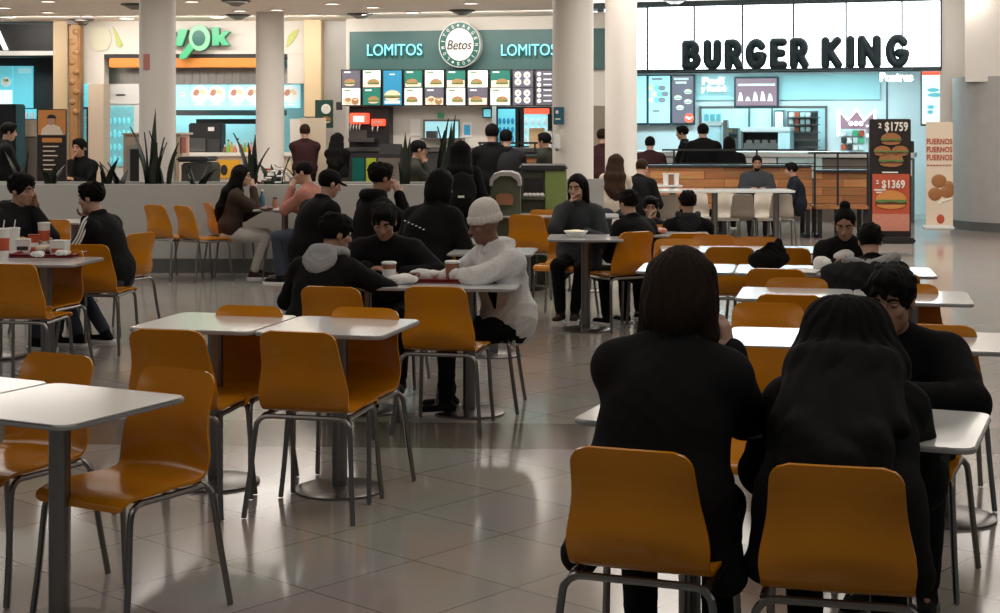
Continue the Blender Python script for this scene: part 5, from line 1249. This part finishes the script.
chair(20, 225, -50, 'orange chair under the person with a hand to his ear at left edge', Y=12.1)
chair(52, 216, 178, 'orange chair half hidden between the two people at the tray table', Y=14.0)
chair(392, 214, -60, 'orange chair under the person with a raised hand by planter wall', Y=13.3)
for px, pt, rot, lab in ((640, 189, 4, 'cream chair near the round column, first of the near row'), (668, 189, -4, 'cream chair right of the round column, second of the near row'), (697, 187, 176, 'cream chair on the far side of the long table, left one'),
                         (724, 187, 178, 'cream chair on the far side of the long table, middle one'), (743, 188.5, -5, 'cream chair below the person in grey jacket, near row'), (764, 187, 178, 'cream chair on the far side, right of the person in grey jacket'),
                         (782, 188.5, -6, 'cream chair at the right end of the near row'), (613, 184, 8, 'cream chair at the left end, beneath the person in cream top')):
    chair(px, pt, rot, lab, 'cream', 'cream moulded chairs')

# ================================================================== tables
def table_proto():
    r = empty('cafe_table', 0, 0)
    MB().slab(rrect(.60, .60, .05), .735, .7515).build('tabletop', M['table_white'], r, .003)
    MB().slab(rrect(.606, .606, .053), .733, .749).build('edge_band', M['edge_grey'], r, .003)
    MB().lathe(0, 0, [(.036, .012), (.036, .724)], 24).lathe(0, 0, [(.12, .712), (.12, .724)], 24).build('pole', M['steel'], r)
    MB().lathe(0, 0, [(.205, 0), (.205, .010), (.19, .016), (.05, .024)], 36).build('base', M['steel'], r)
    return r
TP = table_proto(); tused = []
def table(x, y, rot, label, px=False):
    c = TP if not tused else copy_tree(TP); tused.append(1)
    c.location = (x, y, 0); c.rotation_euler = (0, 0, R(rot)); tag(c, label, 'table', 'white topped cafe tables'); return c
def row(cx, cy, ang, n, labels, gap=.61):
    """tables side by side from the near left corner"""
    A = Vector((math.cos(R(ang)), -math.sin(R(ang)))); B = Vector((math.sin(R(ang)), math.cos(R(ang))))
    for i in range(n):
        p = Vector((cx, cy)) + A*(.302+gap*i) + B*.302; table(p.x, p.y, -ang, labels[i])
row(-1.35-.542, 4.84+.276-.02, 27, 2, ['', ''], .61) if 0 else None
A27 = Vector((math.cos(R(27)), -math.sin(R(27)))); B27 = Vector((math.sin(R(27)), math.cos(R(27))))
nc = Vector((-1.325, 4.74))                                     # near corner of the nearest table
p = nc - A27*.302 + B27*.302; table(p.x, p.y, -27, 'white topped table nearest at left with a steel pole')
p = nc - A27*.914 + B27*.302; table(p.x, p.y, -27, 'white topped table at the left edge, joined to the nearest one')
row(-1.69, 7.02, 13.7, 2, ['white topped table, left half of the empty middle pair', 'white topped table, right half of the empty middle pair with scratched chair'])
row(.22, 4.86, 22, 2, ['white topped table in front of the person with loose brown hair', 'white topped table under the elbows of the facing person'])
row(.945, 6.47, 10.5, 2, ['white topped table behind the two seated people, left half', 'white topped table at the right edge behind the facing person'])
row(1.235, 8.19, 13, 2, ['white topped table of the second row at right, left half', 'white topped table of the second row at right, right half'])
row(.84, 9.68, 11, 3, ['white topped table left of the black bag, behind the loose brown hair', 'white topped table carrying the black bag', 'white topped table with tissues before the person with hair bun'])
row(1.16, 11.1, 4, 2, ['narrow looking far white table left of the black bag, left half', 'narrow looking far white table above the black bag, right half'])
row(-1.12, 8.78, 7, 2, ['white topped table with two cups between the hooded person and others', 'white topped table with the red tray before the white hoodie'])
row(-3.98, 10.22, 6, 2, ['white topped table at the left edge full of cups', 'white topped table corner with the crumpled burger wrapper'])
row(-3.92, 10.83, 6, 1, ['white topped table behind the cups, under the arm of the person at the left edge'])
row(.37, 12.28, 4, 1, ['white topped table between the person in grey jacket and the person in black'])
row(1.12, 12.72, 4, 1, ['white topped table before the two children'])
row(-2.62, 16.4, 2, 1, ['white topped table between the person in brown and the person in salmon'])
row(-4.3, 14.3, 2, 1, ['white topped table seen between the two people at left'])
row(-.62, 11.9, 6, 1, ['white topped table behind the black clad leaning person, left of white hat'])
row(-.38, 10.95, 6, 1, ['white topped table right behind the white hoodie wearer'])
row(-.05, 15.3, 4, 2, ['white topped table below the waste station, left half', 'white topped table below the waste station, right half'])
# long white tables before the restaurant
def long_table(x0, x1, py, label, d=.62):
    Y = FP*(CZ-.79)/(py-HY); a, b = xat(x0, Y), xat(x1, Y); r = empty('long_table', (a+b)/2, Y+d/2); w = b-a
    MB().slab(rrect(w, d, .05), .765, .795).build('tabletop', M['table_white'], r, .004)
    for s in (-1, 0, 1) if w > 2 else (-1, 1): MB().lathe(s*w*.4, 0, [(.2, 0), (.2, .01), (.04, .03), (.04, .765)], 24).build('pedestal', M['steel'], r)
    tag(r, label, 'table')
long_table(640, 796, 191.0, 'long white table before the plank bench, cream chairs along it')
long_table(604, 683, 185.5, 'white table before the long haired person in cream')
# ---- the two women and the man at the front
w1 = person('person with loose brown hair in a long black coat, seated back to the viewer', 683, 291, -18, Y=4.60, side=5, lod=3, lean=16, pitch=10, yaw=-8, hipw=.055, skin='light', hair='bob', hcol='brown', top='black', legs='jet', female=True, bulk=.022, hem=.12,
            L=('h', -.05, .15, -.14), Lel=(-1, .15, -.45), Ldir=(.3, .1, 1), Rh=('h', .13, .07, -.17), Rel=(.12, .25, -1), Rcurl=.75, Rdir=(-.22, .0, 1), Rpalm=(-.9, .3, .1), Lcurl=.7, fat=1.05)
w2 = person('person with very long black hair in black jacket, seated back to viewer', 846, 360, -16, Y=4.78, lod=3, lean=50, pitch=24, size=1.0, hipw=.045, hairlen=1.5, yaw=8, hair='long', hcol='black', top='jet', legs='jet', female=True, bulk=.042, hem=.10, skin='light',
            L=(-.16, .58, .80), Lel=(-.4, -.3, -.9), Rh=(.16, .58, .80), Rel=(.25, -.3, -1), fat=1.05)
m1 = person('person in black jacket with short dark hair, facing the viewer, head bent over the table', 891, 301, 160, Y=5.42, lod=3, lean=34, pitch=12, yaw=-10, hair='short', top='jet', legs='jet', bulk=.042, skin='tan',
            L=(-.06, .60, .80), Lel=(-1, .15, -.45), Rh=(.16, .66, .80), Rel=(1, .25, -.35), Lcurl=.8, Rcurl=.8, shoe='jet', side=0)
# ---- the table with the white hat
w3 = person('person in white knitted hat and white hoodie seated at the table with a red tray', 484, 225, 98, twist=30, Y=9.08, lod=3, lean=14, pitch=14, yaw=6, skin='brown', hair='beanie', top='white', legs='jet', hood='white', bulk=.018,
            L=(.02, .36, .86), Lel=(-.9, -.3, .05), Rh=(.10, .60, .86), Rel=(.8, -.3, -.5), Lcurl=1.0, Rcurl=1.0, Lf=(-.10, .44, .085), Rf=(.10, .40, .085), hem=0, wrinkle=.008)
P_ = w3
def streak():
    F = Field(); i = P_
    base = i['C']-i['rt']*(.045); o = i['fwd']*.142
    F.chain([base+o+i['up']*.10-i['rt']*.045-i['fwd']*.012, base+o+i['up']*.0-i['rt']*.02, base+o-i['up']*.10+i['rt']*.0], [.018, .030, .012], .01)
    F.mesh('chest_print', .007, cloth('jet'), 0, 30, i['root'])
streak()
h1 = person('person with grey hood over a black jacket, seen from behind at the cup table', 336, 234, -24, Y=8.85, lod=3, lean=22, pitch=10, yaw=-38, skin='tan', hair='short', top='black', hood='lightgrey', legs='black', bulk=.008,
            L=(-.12, .34, .80), Rh=(.14, .44, .90), Rel=(1, 0, -.5), Rcurl=.9, Lel=(-1, -.3, -.5))
p6 = person('person in wide black jacket facing the viewer, head bent down', 384, 222, 176, Y=9.75, lod=2, lean=26, pitch=26, yaw=0, skin='tan', hair='short', top='jet', legs='jet', bulk=.045, L=(-.16, .45, .80), Rh=(.10, .42, .83), Lel=(-1, 0, -.4), Rel=(1, 0, -.4))
p10 = person('person with small white words on a black jacket back, leaning forward', 441, 187, -30, Y=11.6, lod=2, lean=24, pitch=14, yaw=0, hair='medium', top='jet', legs='jet', bulk=.03, female=True, L='table', Rh='table')
i = p10
for k in range(6):
    q = i['C']+i['up']*(.06-.012*k)-i['fwd']*.185+i['rt']*(-.10+.035*k)
    MB().ell(q, (.010, .006, .0045), 8, 6).build('back_print', M['paper'], i['root'])
p9 = person('person in black hood with one hand raised, profile, by the planter wall', 382, 178, -62, Y=13.0, lod=2, lean=12, pitch=4, skin='tan', hair='short', top='jet', legs='jet', hood='jet', Rh='mouth', L='table', bulk=.015)
p6b = person('person in a black cap and black jacket seated sideways, looking at hands', 330, 184, -52, Y=13.4, lod=2, lean=20, pitch=16, yaw=-10, skin='light', hair='cap', top='jet', legs='jet', bulk=.03, L='phone', Rh='phone', Rf=(.1, .30, .085), Lf=(-.12, .15, .085), shoe='white')
p4 = person('person in a salmon shirt facing left with a hand at the mouth', 303, 173, 72, Y=16.2, lod=2, lean=14, pitch=14, yaw=10, skin='light', hair='crop', top='salmon', legs='jeans', collar=False, L='mouth', Rh='table', bulk=.0)
p3 = person('person with long dark hair, brown jacket and white trousers by the planter wall', 242, 176, -84, Y=16.75, lod=2, lean=12, pitch=8, skin='light', hair='long', hcol='black', top='brown', legs='pale', female=True, Rh='mouth', L='table', bulk=.012, shoe='brown', Rf=(.1, .30, .085), Lf=(-.1, .36, .085))
p2 = person('person in black jacket with white sleeve stripes, leaning to the tray table', 91, 198, 76, Y=11.75, lod=2, lean=18, pitch=8, side=-4, yaw=4, skin='light', hair='short', top='black', legs='jeans', bulk=.012, Rh='chin', L=(-.06, .40, .80), Lel=(-.9, -.2, -.7), Lf=(-.12, .28, .085), Rf=(.1, .16, .085))
i = p2
for k, q in enumerate((-.022, 0, .022)):
    S_, El, Wr = i['Sh'][-1], i['elb'][-1], i['wr'][-1]; sr = -i['rt']; off = Vector((.052+.004, 0, 0)); pth = []
    ax = unit(El-S_); out = unit(sr-ax*sr.dot(ax)); tn = ax.cross(out)
    pth += [S_+i['up']*.085+tn*q-sr*.05, S_+out*.062+i['up']*.045+tn*q, S_+(El-S_)*.35+out*.078+tn*q, S_+(El-S_)*.7+out*.074+tn*q]
    ax2 = unit(Wr-El); out2 = unit(sr-ax2*sr.dot(ax2)); tn2 = ax2.cross(out2)
    pth += [El+out2*.068+tn2*q, El+(Wr-El)*.4+out2*.064+tn2*q, El+(Wr-El)*.92+out2*.055+tn2*q]
    MB().tube(smooth_path(pth, 4), .0075, 6).build('sleeve_stripe', M['white_plastic'], i['root'])
p1 = person('person in dark grey jacket with a hand to the ear at the left edge', 22, 190, -112, Y=11.7, lod=2, lean=14, pitch=10, roll=6, skin='light', hair='short', top='charcoal', legs='jeans', hood='charcoal', bulk=.02, L=('h', -.08, .06, -.16), Ldir=(.1, .1, 1), Lpalm=(.9, 0, 0), Rh='table')
# ---- right of the middle
p20 = person('dark haired person in a grey jacket with a hand at the mouth, facing viewer', 577, 188, 166, Y=13.35, lod=2, lean=8, pitch=8, yaw=-12, skin='light', hair='medium', hcol='black', top='denim', legs='black', female=True, collar=False, Rh='mouth', L='table', bulk=.03, hem=.14, Rf=(.1, .42, .085), Lf=(-.02, .36, .085), shoe='brown')
p21 = person('person in black with short hair, seated back to the viewer beside an orange chair', 628, 203, 38, Y=12.85, lod=2, lean=20, pitch=6, hair='short', top='jet', legs='jet', L='table', Rh='hang', bulk=.02)
p22 = person('child with black hair facing the viewer behind the person in black', 651, 208, 172, Y=13.6, lod=2, lean=8, pitch=6, skin='light', hair='short', top='charcoal', legs='jet', L='table', Rh='mouth', hip=.50)
p23 = person('child in a black jacket with a furry grey collar, seated back to viewer', 688, 203, -4, Y=13.3, lod=2, lean=6, pitch=6, hair='short', top='jet', legs='jet', hood='charcoal', bulk=0, L='lap', Rh='lap', hip=.50)
p32 = person('person with a hair bun in black, looking down at hands over the table', 845, 224, 168, Y=10.3, lod=2, lean=24, pitch=24, yaw=-4, skin='tan', hair='bun', top='black', legs='jet', female=True, bulk=.015, L=(-.06, .44, .84), Rh=(.08, .42, .86), Lcurl=.9, Rcurl=.9)
p33 = person('person in black seated back to viewer with head down, behind the grey coat', 870, 242, -4, Y=9.55, lod=2, lean=30, pitch=20, hair='short', top='jet', legs='jet', bulk=.03, L='table', Rh='table')
p11 = person('person with long black hair standing back to viewer, carrying a black backpack', 461, 152, -6, Y=15.2, lod=2, sit=False, lean=3, pitch=2, hair='long', hcol='black', top='jet', legs='jet', female=True, bulk=.02, L='hang', Rh='hang')
i = p11; F = Field(); bc = i['C']-i['fwd']*.20+i['rt']*.05
F.ell(bc-i['up']*.05, (.16, .09, .23), None, .03).ell(bc-i['fwd']*.06-i['up']*.12, (.12, .05, .11), None, .02)
for q in (-1, 1): F.chain([bc+i['rt']*q*.11+i['up']*.12, i['Sh'][q]+i['up']*.07-i['rt']*q*.05, i['Sh'][q]+i['fwd']*.10-i['rt']*q*.06-i['up']*.05], [.02, .018, .018], .02)
bp = F.mesh('backpack', .012, cloth('black'), .003, 30); bp.location = i['O']; bp.rotation_euler = (0, 0, i['a']); bp.scale = (i['s'],)*3
tag(bp, 'black backpack on the back of the long haired standing person', 'backpack')
MB().box(-.035, 0, -.012, .035, .006, .012).build('patch', M['paper'], bp).location = bc-i['fwd']*.125-i['up']*.10
p12 = person('person with a reddish cap seated in profile behind the snake plants', 419, 150, -80, Y=21.3, lod=1, lean=12, pitch=6, skin='tan', hair='cap', top='olive', legs='jet', Rh='chin', L='table')
p13 = person('person in a maroon jacket standing back to viewer near the beige pilaster', 305, 132, 4, Y=24.4, lod=1, sit=False, lean=2, hair='short', hcol='chestnut', top='maroon', legs='black', L='phone', Rh='phone', bulk=.005)
p14 = person('person with long dark hair standing back to viewer before the soda machine', 338, 140, -10, Y=24.2, lod=1, sit=False, lean=2, hair='long', top='jet', legs='brown', female=True, L='phone', Rh='phone', bulk=0)
p15 = person('worker in black with a cap standing behind the planter at far left', 9, 132, -70, Y=20.5, lod=1, sit=False, lean=2, pitch=8, hair='short', top='black', legs='jet', L='phone', Rh='phone', bulk=.01)
p16 = person('seated person in black with a hand at the face in the left shop', 79, 148, 160, Y=22.5, lod=1, lean=4, pitch=4, skin='tan', hair='short', top='jet', legs='jet', Rh='chin', L='table')
# ---- before the restaurant
p17 = person('person in black seated back to viewer before the fridges, left of two', 492, 134, 0, Y=22.0, lod=1, lean=6, hip=.68, hair='short', top='jet', legs='jet', L='table', Rh='table')
p18 = person('person in a dark cap and charcoal jacket seated back to viewer before the fridges', 506, 139, 4, Y=22.0, lod=1, lean=8, hip=.68, hair='cap', top='charcoal', legs='jet', bulk=.02, L='table', Rh='table')
p19 = person('person in dark green standing at the white round column, facing left', 544, 141, 60, Y=21.3, lod=1, sit=False, lean=8, pitch=6, skin='tan', hair='short', top='olive', legs='jet', L='phone', Rh='phone')
p24 = person('person with long brown hair in a cream top, seated back to viewer', 616, 162, -6, Y=19.8, size=.86, hip=.68, lod=1, lean=6, hair='long', hcol='chestnut', top='cream', legs='jeans', female=True, roll=6)
p25 = person('person in black hunched over the table beside the cream top', 642, 168, -30, Y=20.0, lod=1, lean=26, pitch=18, hair='crop', hcol='chestnut', top='jet', legs='jet', bulk=.03)
p26 = person('person in a maroon jacket seated back to viewer behind the bench', 650, 144, -4, Y=24.2, lod=1, lean=4, hip=.80, hair='short', top='maroon', legs='jet', bulk=.05)
p27 = person('worker in black standing in profile below the dark menu screen', 682, 133, 78, Y=25.6, lod=1, sit=False, lean=2, skin='light', hair='short', top='black', legs='jet', L='phone', Rh='hang')
p28 = person('broad person in black seated back to viewer at the restaurant counter, left of two', 703, 140, 0, Y=24.4, lod=1, lean=4, hip=.82, hair='short', top='jet', legs='jet', bulk=.075, size=1.02)
p29 = person('person in black seated back to viewer at the restaurant counter, right of two', 729, 144, 0, Y=24.3, lod=1, lean=4, hip=.76, hair='medium', top='jet', legs='jet', bulk=.05)
p30 = person('person with a beard and grey jacket on the bench, facing the viewer', 757, 163, 174, Y=22.5, lod=1, lean=4, pitch=8, skin='tan', hair='crop', top='denim', legs='jet', bulk=.04, L='table', Rh='table', facial=True)
p31 = person('person in a dark blue jacket at the right end of bench, facing left', 791, 170, 82, Y=22.2, lod=1, lean=10, pitch=6, skin='light', hair='short', top='navy', legs='jet', bulk=.03, L='table', Rh='table')
p37 = person('dark haired person partly hidden between the two round columns', 602, 137, 10, Y=22.5, lod=1, sit=False, lean=4, hair='short', hcol='brown', top='maroon', legs='jet', L='hang', Rh='hang')

# ================================================================== things on the tables
TZ = .7515
def onpx(px, py, z=TZ): return floor_pt(px, py, z)
def cup(px, py, h, r, m, label, group=None, lid=True, straw=False, sleeve=None):
    X, Y = onpx(px, py); c = empty('paper_cup', X, Y, TZ)
    MB().lathe(0, 0, [(r*.78, 0), (r, h), (r*.95, h), (r*.74, .006)], 20).build('body', M[m], c)
    if sleeve: MB().lathe(0, 0, [(r*.86, h*.28), (r*.97, h*.72), (r*.955, h*.73), (r*.84, h*.27)], 20).build('printed_band', M[sleeve], c)
    if lid: MB().lathe(0, 0, [(r*1.05, h), (r*1.05, h+.008), (r*.92, h+.014), (r*.2, h+.014)], 20).build('lid', M['white_plastic'], c)
    if straw: MB().tube([(0, 0, h), (.01, .0, h+.07)], .004, 6).build('straw', M['white_plastic'], c)
    tag(c, label, 'cup', group)
def tray(px, py, w, d, rz, m, label):
    X, Y = onpx(px, py); t = empty('tray', X, Y, TZ, R(rz))
    MB().slab(rrect(w, d, .03), .002, .010).build('base', M[m], t, .002)
    o_, i_ = rrect(w, d, .03), rrect(w-.03, d-.03, .022); n = len(o_)
    vs = [(p[0], p[1], .008) for p in i_]+[(p[0], p[1], .026) for p in o_]+[(p[0]*1.01, p[1]*1.01, .024) for p in o_]+[(p[0]*.99, p[1]*.99, .002) for p in i_]
    fs = []
    for q in range(3):
        for k in range(n): fs.append((q*n+k, q*n+(k+1) % n, (q+1)*n+(k+1) % n, (q+1)*n+k))
    MB().add(vs, fs).build('rim', M[m], t); tag(t, label, 'tray'); return t
def crumple(px, py, r, m, label, cat='wrapper', name='paper_wrapper', z=TZ, rz=0, flat=.6, group=None, seed=1):
    X, Y = onpx(px, py, z); rnd = random.Random(seed); F = Field()
    for k in range(6): F.ell((rnd.uniform(-r, r)*.6, rnd.uniform(-r, r)*.6, r*flat*.6+rnd.uniform(-.2, .2)*r*flat), (r*rnd.uniform(.4, .75), r*rnd.uniform(.4, .7), r*flat*rnd.uniform(.45, .65)), None, .01)
    o = F.mesh(name, max(.004, r*.12), M[m], .006, 55); o.location = (X, Y, z+.002); tag(o, label, cat, group); return o
def carton(px, py, w, d, h, rz, m, label, name='food_box', cat='box', band=None):
    X, Y = onpx(px, py); c = empty(name, X, Y, TZ, R(rz)); t = 1.16
    vs = [(-w/2, -d/2, 0), (w/2, -d/2, 0), (w/2, d/2, 0), (-w/2, d/2, 0)]+[(-w/2*t, -d/2*t, h), (w/2*t, -d/2*t, h), (w/2*t, d/2*t, h), (-w/2*t, d/2*t, h)]
    MB().add(vs, [(3, 2, 1, 0), (4, 5, 6, 7), (0, 1, 5, 4), (1, 2, 6, 5), (2, 3, 7, 6), (3, 0, 4, 7)]).build('body', M[m], c, .004)
    if band: MB().box(-w*.42, -d/2*1.09, h*.3, w*.42, -d/2*1.05, h*.62).build('printed_mark', M[band], c)
    MB().box(-w/2*t, -d/2*t, h, w/2*t, d/2*t, h+.006).build('lid', M[m], c, .002); tag(c, label, cat)
# left tray table
tray(48, 256, .46, .32, -4, 'tray_red', 'dark red tray full of wrappers at the corner of left table')
tray(8, 248, .42, .30, 2, 'tray_red', 'red tray behind the cups at the left edge')
cup(3, 258, .19, .045, 'paper', 'tall white paper cup with red marks at the left edge, nearest', straw=True, sleeve='print_red')
cup(6, 246, .13, .042, 'paper', 'white paper cup behind the tall cup at the left edge', sleeve='print_red')
cup(44, 247, .17, .045, 'paper', 'white paper cup with a red band before the striped jacket', sleeve='print_red')
carton(23, 254, .09, .07, .10, 10, 'paper', 'small white food carton with dark print beside the tall cup', band='charcoal')
carton(60, 257, .10, .08, .11, -12, 'paper', 'white food carton behind the crumpled burger wrapper', band='print_red')
crumple(46, 253, .075, 'print_cream', 'big crumpled cream burger wrapper on the dark red tray', seed=3, z=.775)
crumple(14, 246, .09, 'food_bun', 'half eaten burger on the red tray at the left', 'food', 'burger', seed=4, z=.775)
crumple(28, 246, .07, 'paper', 'crumpled white tissue on the red tray at the left', 'tissue', 'paper_tissue', seed=6, z=.775)
cup(14, 250, .15, .042, 'paper', 'white paper cup with a straw in the middle of the cups at the left edge', straw=True)
carton(34, 252, .07, .05, .12, 20, 'print_red', 'small red carton between the white cartons on left table', band='paper')
crumple(62, 256, .05, 'paper', 'small crumpled napkin on the dark red tray corner', 'napkin', 'paper_napkin', seed=21, z=.775)
crumple(36, 257, .05, 'paper', 'small crumpled napkin in the middle of the dark red tray', 'napkin', 'paper_napkin', seed=22, z=.775)
# white hat table
tray(452, 281, .44, .30, -4, 'tray_red', 'dark red tray in front of the white hoodie')
cup(389, 282, .105, .042, 'cup_brown', 'brown paper cup with a pale label between the hooded person and white hoodie', sleeve='paper')
cup(452, 280, .10, .042, 'cup_brown', 'brown paper cup with a lid held by the white hoodie wearer')
crumple(424, 279, .08, 'paper', 'crumpled white napkin beside the red tray', 'napkin', 'paper_napkin', seed=8)
crumple(404, 284, .08, 'paper', 'crumpled white napkin near the brown labelled cup', 'napkin', 'paper_napkin', seed=9)
# person in brown
X, Y = onpx(262, 208); b = empty('drink_bottle', X, Y, TZ); MB().lathe(0, 0, [(.03, 0), (.031, .11), (.013, .15), (.013, .18)], 16).build('body', M['blue_sign'], b); MB().cyl(0, 0, .18, .20, .016, n=12).build('cap', M['white_plastic'], b); tag(b, 'dark blue drink bottle before the person in brown', 'bottle')
X, Y = onpx(275, 208); b = empty('sauce_jar', X, Y, TZ); MB().lathe(0, 0, [(.03, 0), (.032, .07), (.022, .09), (.022, .10)], 16).build('body', M['glass_cyan' if 0 else 'cup_brown'], b); MB().cyl(0, 0, .10, .115, .025, n=12).build('lid', M['steel'], b); tag(b, 'small jar with a steel lid beside the drink bottle', 'jar')
crumple(268, 210.5, .09, 'print_meat', 'dark food on the table before the person in brown', 'food', 'food_portion', seed=11, flat=.35)
# grey jacket person
X, Y = onpx(576, 237); b = empty('food_bowl', X, Y, TZ); MB().lathe(0, 0, [(.05, 0), (.10, .05), (.095, .05), (.045, .006)], 20).build('bowl', M['white_plastic'], b); MB().ell((0, 0, .035), (.08, .08, .025), 14, 8).build('filling', M['food_pale'], b); tag(b, 'white bowl of food before the person in grey jacket', 'bowl')
crumple(656, 234, .08, 'print_pink', 'pink and white packet beside the child facing the viewer', 'packet', 'snack_packet', seed=13)
# right rows
bag = Field()
bag.ell((0, 0, .075), (.19, .11, .085), None, .04).ell((.04, 0, .15), (.10, .07, .06), None, .04).ell((.08, 0, .20), (.035, .03, .035), None, .03).ell((-.12, .02, .06), (.08, .09, .06), None, .03)
bag.chain([(-.08, -.03, .14), (-.02, -.05, .20), (.05, -.03, .19)], [.012, .012, .012], .01)
o = bag.mesh('black_bag', .010, cloth('jet'), .012, 32); X, Y = onpx(770, 269); o.location = (X, Y, TZ+.006); o.scale = (.68, .68, .80); tag(o, 'black slouched bag lying on a white table', 'bag')
coat = Field()
coat.ell((-.02, .02, .70), (.26, .10, .09), None, .06).ell((-.14, -.02, .62), (.15, .08, .12), None, .06).ell((.14, -.02, .64), (.13, .08, .10), None, .06).ell((0, -.04, .64), (.18, .06, .13), None, .05)
o = coat.mesh('grey_coat', .011, cloth('charcoal'), .012, 26); X, Y = xat(870, 9.0), 9.0; o.location = (X, Y, .10); o.rotation_euler = (0, 0, R(-8))
tag(o, 'dark grey coat with a furry hood hung over an orange chair', 'coat')
fur = Field(); fur.chain([(-.13, .0, .775), (-.07, -.02, .755), (0, -.03, .755), (.07, -.02, .77), (.14, .0, .80)], [.036, .034, .030, .034, .036], .02)
f2 = fur.mesh('furry_hood', .008, cloth('lightgrey'), .010, 60, o)
crumple(819, 270, .07, 'paper', 'crumpled white tissue on the table before the hair bun', 'tissue', 'paper_tissue', seed=15, flat=.9)
crumple(843, 262, .07, 'paper', 'white wrapper held by the person with the hair bun', 'wrapper', 'paper_wrapper', seed=16, flat=.9)
X, Y = onpx(803, 272); b = empty('open_magazine', X, Y, TZ, R(-20)); MB().slab(rrect(.20, .27, .01), .0, .006).build('cover', M['charcoal'], b); MB().slab(rrect(.19, .26, .01), .006, .012).build('page', M['paper'], b); tag(b, 'white papers with a dark edge on the table beside the tissue', 'papers')
for k, (px, m, lab) in enumerate(((666, 'paper', 'white cup first in the row on the table right of the hunched person'), (671, 'cup_brown', 'brown cup in the row right of the hunched person'), (676, 'paper', 'white cup last in the row on the ledge right of hunched person'))):
    Yc = 21.9; X = xat(px, Yc); c = empty('paper_cup', X, Yc, .795); MB().lathe(0, 0, [(.035, 0), (.045, .15), (.04, .15)], 14).build('body', M[m], c); MB().cyl(0, 0, .15, .162, .048, n=14).build('lid', M['white_plastic'], c); tag(c, lab, 'cup', 'cups before the plank bench')

# ================================================================== lights and camera
def area(x, y, z, sx, sy, power, col, rot=(0, 0, 0), shape='RECTANGLE', name='area_light'):
    l = bpy.data.lights.new(name, 'AREA'); l.shape = shape; l.size = sx; l.size_y = sy; l.energy = power; l.color = col
    o = bpy.data.objects.new(name, l); COL.objects.link(o); o.location = (x, y, z); o.rotation_euler = rot; return o
WARM = (1, .935, .86)
for X in (-7.5, -4.5, -1.5, .2):
    for Yy in (3, 6.5, 10, 13.5): area(X, Yy, 3.35, 1.4, 1.4, 12, WARM, shape='DISK')
for X in (2.4, 5.0, 8.0):
    for Yy in (3, 6.5, 10, 13.5): area(X, Yy, 3.73, 1.4, 1.4, 24 if Yy > 12 else 13, WARM, shape='DISK')
for X in (-8.5, -6.6, -2.6, -.6):
    for Yy in (16.5, 21.0):
        if X < -1 or Yy > 20: area(X, Yy, 3.345, 2.6, 2.6, 42 if Yy < 20 else 72, WARM, shape='DISK')
for X in (2.2, 4.6, 7.2):
    for Yy in (16.5, 20): area(X, Yy, 3.72, 2.6, 2.6, 60, WARM, shape='DISK')
def on(F, px, v, z, sx, sy, p, col, rx=0):
    u, _ = F.uz(px, 100, v); q = F.O+F.u*u+F.w*v; return area(q.x, q.y, z, sx, sy, p, col, (rx, 0, -F.a))
COOL = (.66, .93, 1.0)
# strip lights added without fittings, to brighten the shop fronts
for px in (20, 110, 200, 290): on(FW, px, -1.3, 3.33, 1.5, .15, 26, WARM, R(38))
for px in (390, 450, 520): on(FB, px, -1.3, 3.33, 1.1, .15, 17, WARM, R(38))
on(FK, 955, -1.6, 3.7, .8, .15, 8, WARM, R(38)); on(FK, 1000, -3.2, 3.7, .8, .15, 9, WARM, R(30))
# the restaurant's own ceiling lamps, cool white, and the kitchens'
for px in (640, 720, 800, 880): on(FK, px, 1.5, 2.62, 1.2, .6, 46, COOL)
for px in (725, 780): on(FK, px, 4.4, 2.58, 1.2, .8, 55, (.60, .92, 1))
on(FW, 200, 2.0, 2.45, 2.0, .4, 45, (.65, .93, 1)); on(FW, 122, 1.3, 2.6, .5, .3, 10, COOL); on(FW, 20, 1.3, 2.6, 1.2, .3, 10, COOL)
on(FB, 520, .7, 2.5, .8, .2, 8, COOL)
w = bpy.data.worlds.new('hall'); SC.world = w; w.use_nodes = True; bg = w.node_tree.nodes['Background']; bg.inputs[0].default_value = (.75, .82, .9, 1); bg.inputs[1].default_value = .13
cam = bpy.data.cameras.new('camera'); co = bpy.data.objects.new('camera', cam); COL.objects.link(co)
co.location = (0, 0, CZ); co.rotation_euler = (R(90), 0, 0); cam.sensor_width = 36; cam.lens = FP*36/1000; cam.shift_y = -(306.5-HY)/1000; cam.clip_start = .05; cam.clip_end = 200
SC.camera = co
vs = SC.view_settings; vs.view_transform = 'Standard'; vs.look = 'None'; vs.gamma = 1; vs.exposure = 0; vs.use_curve_mapping = False
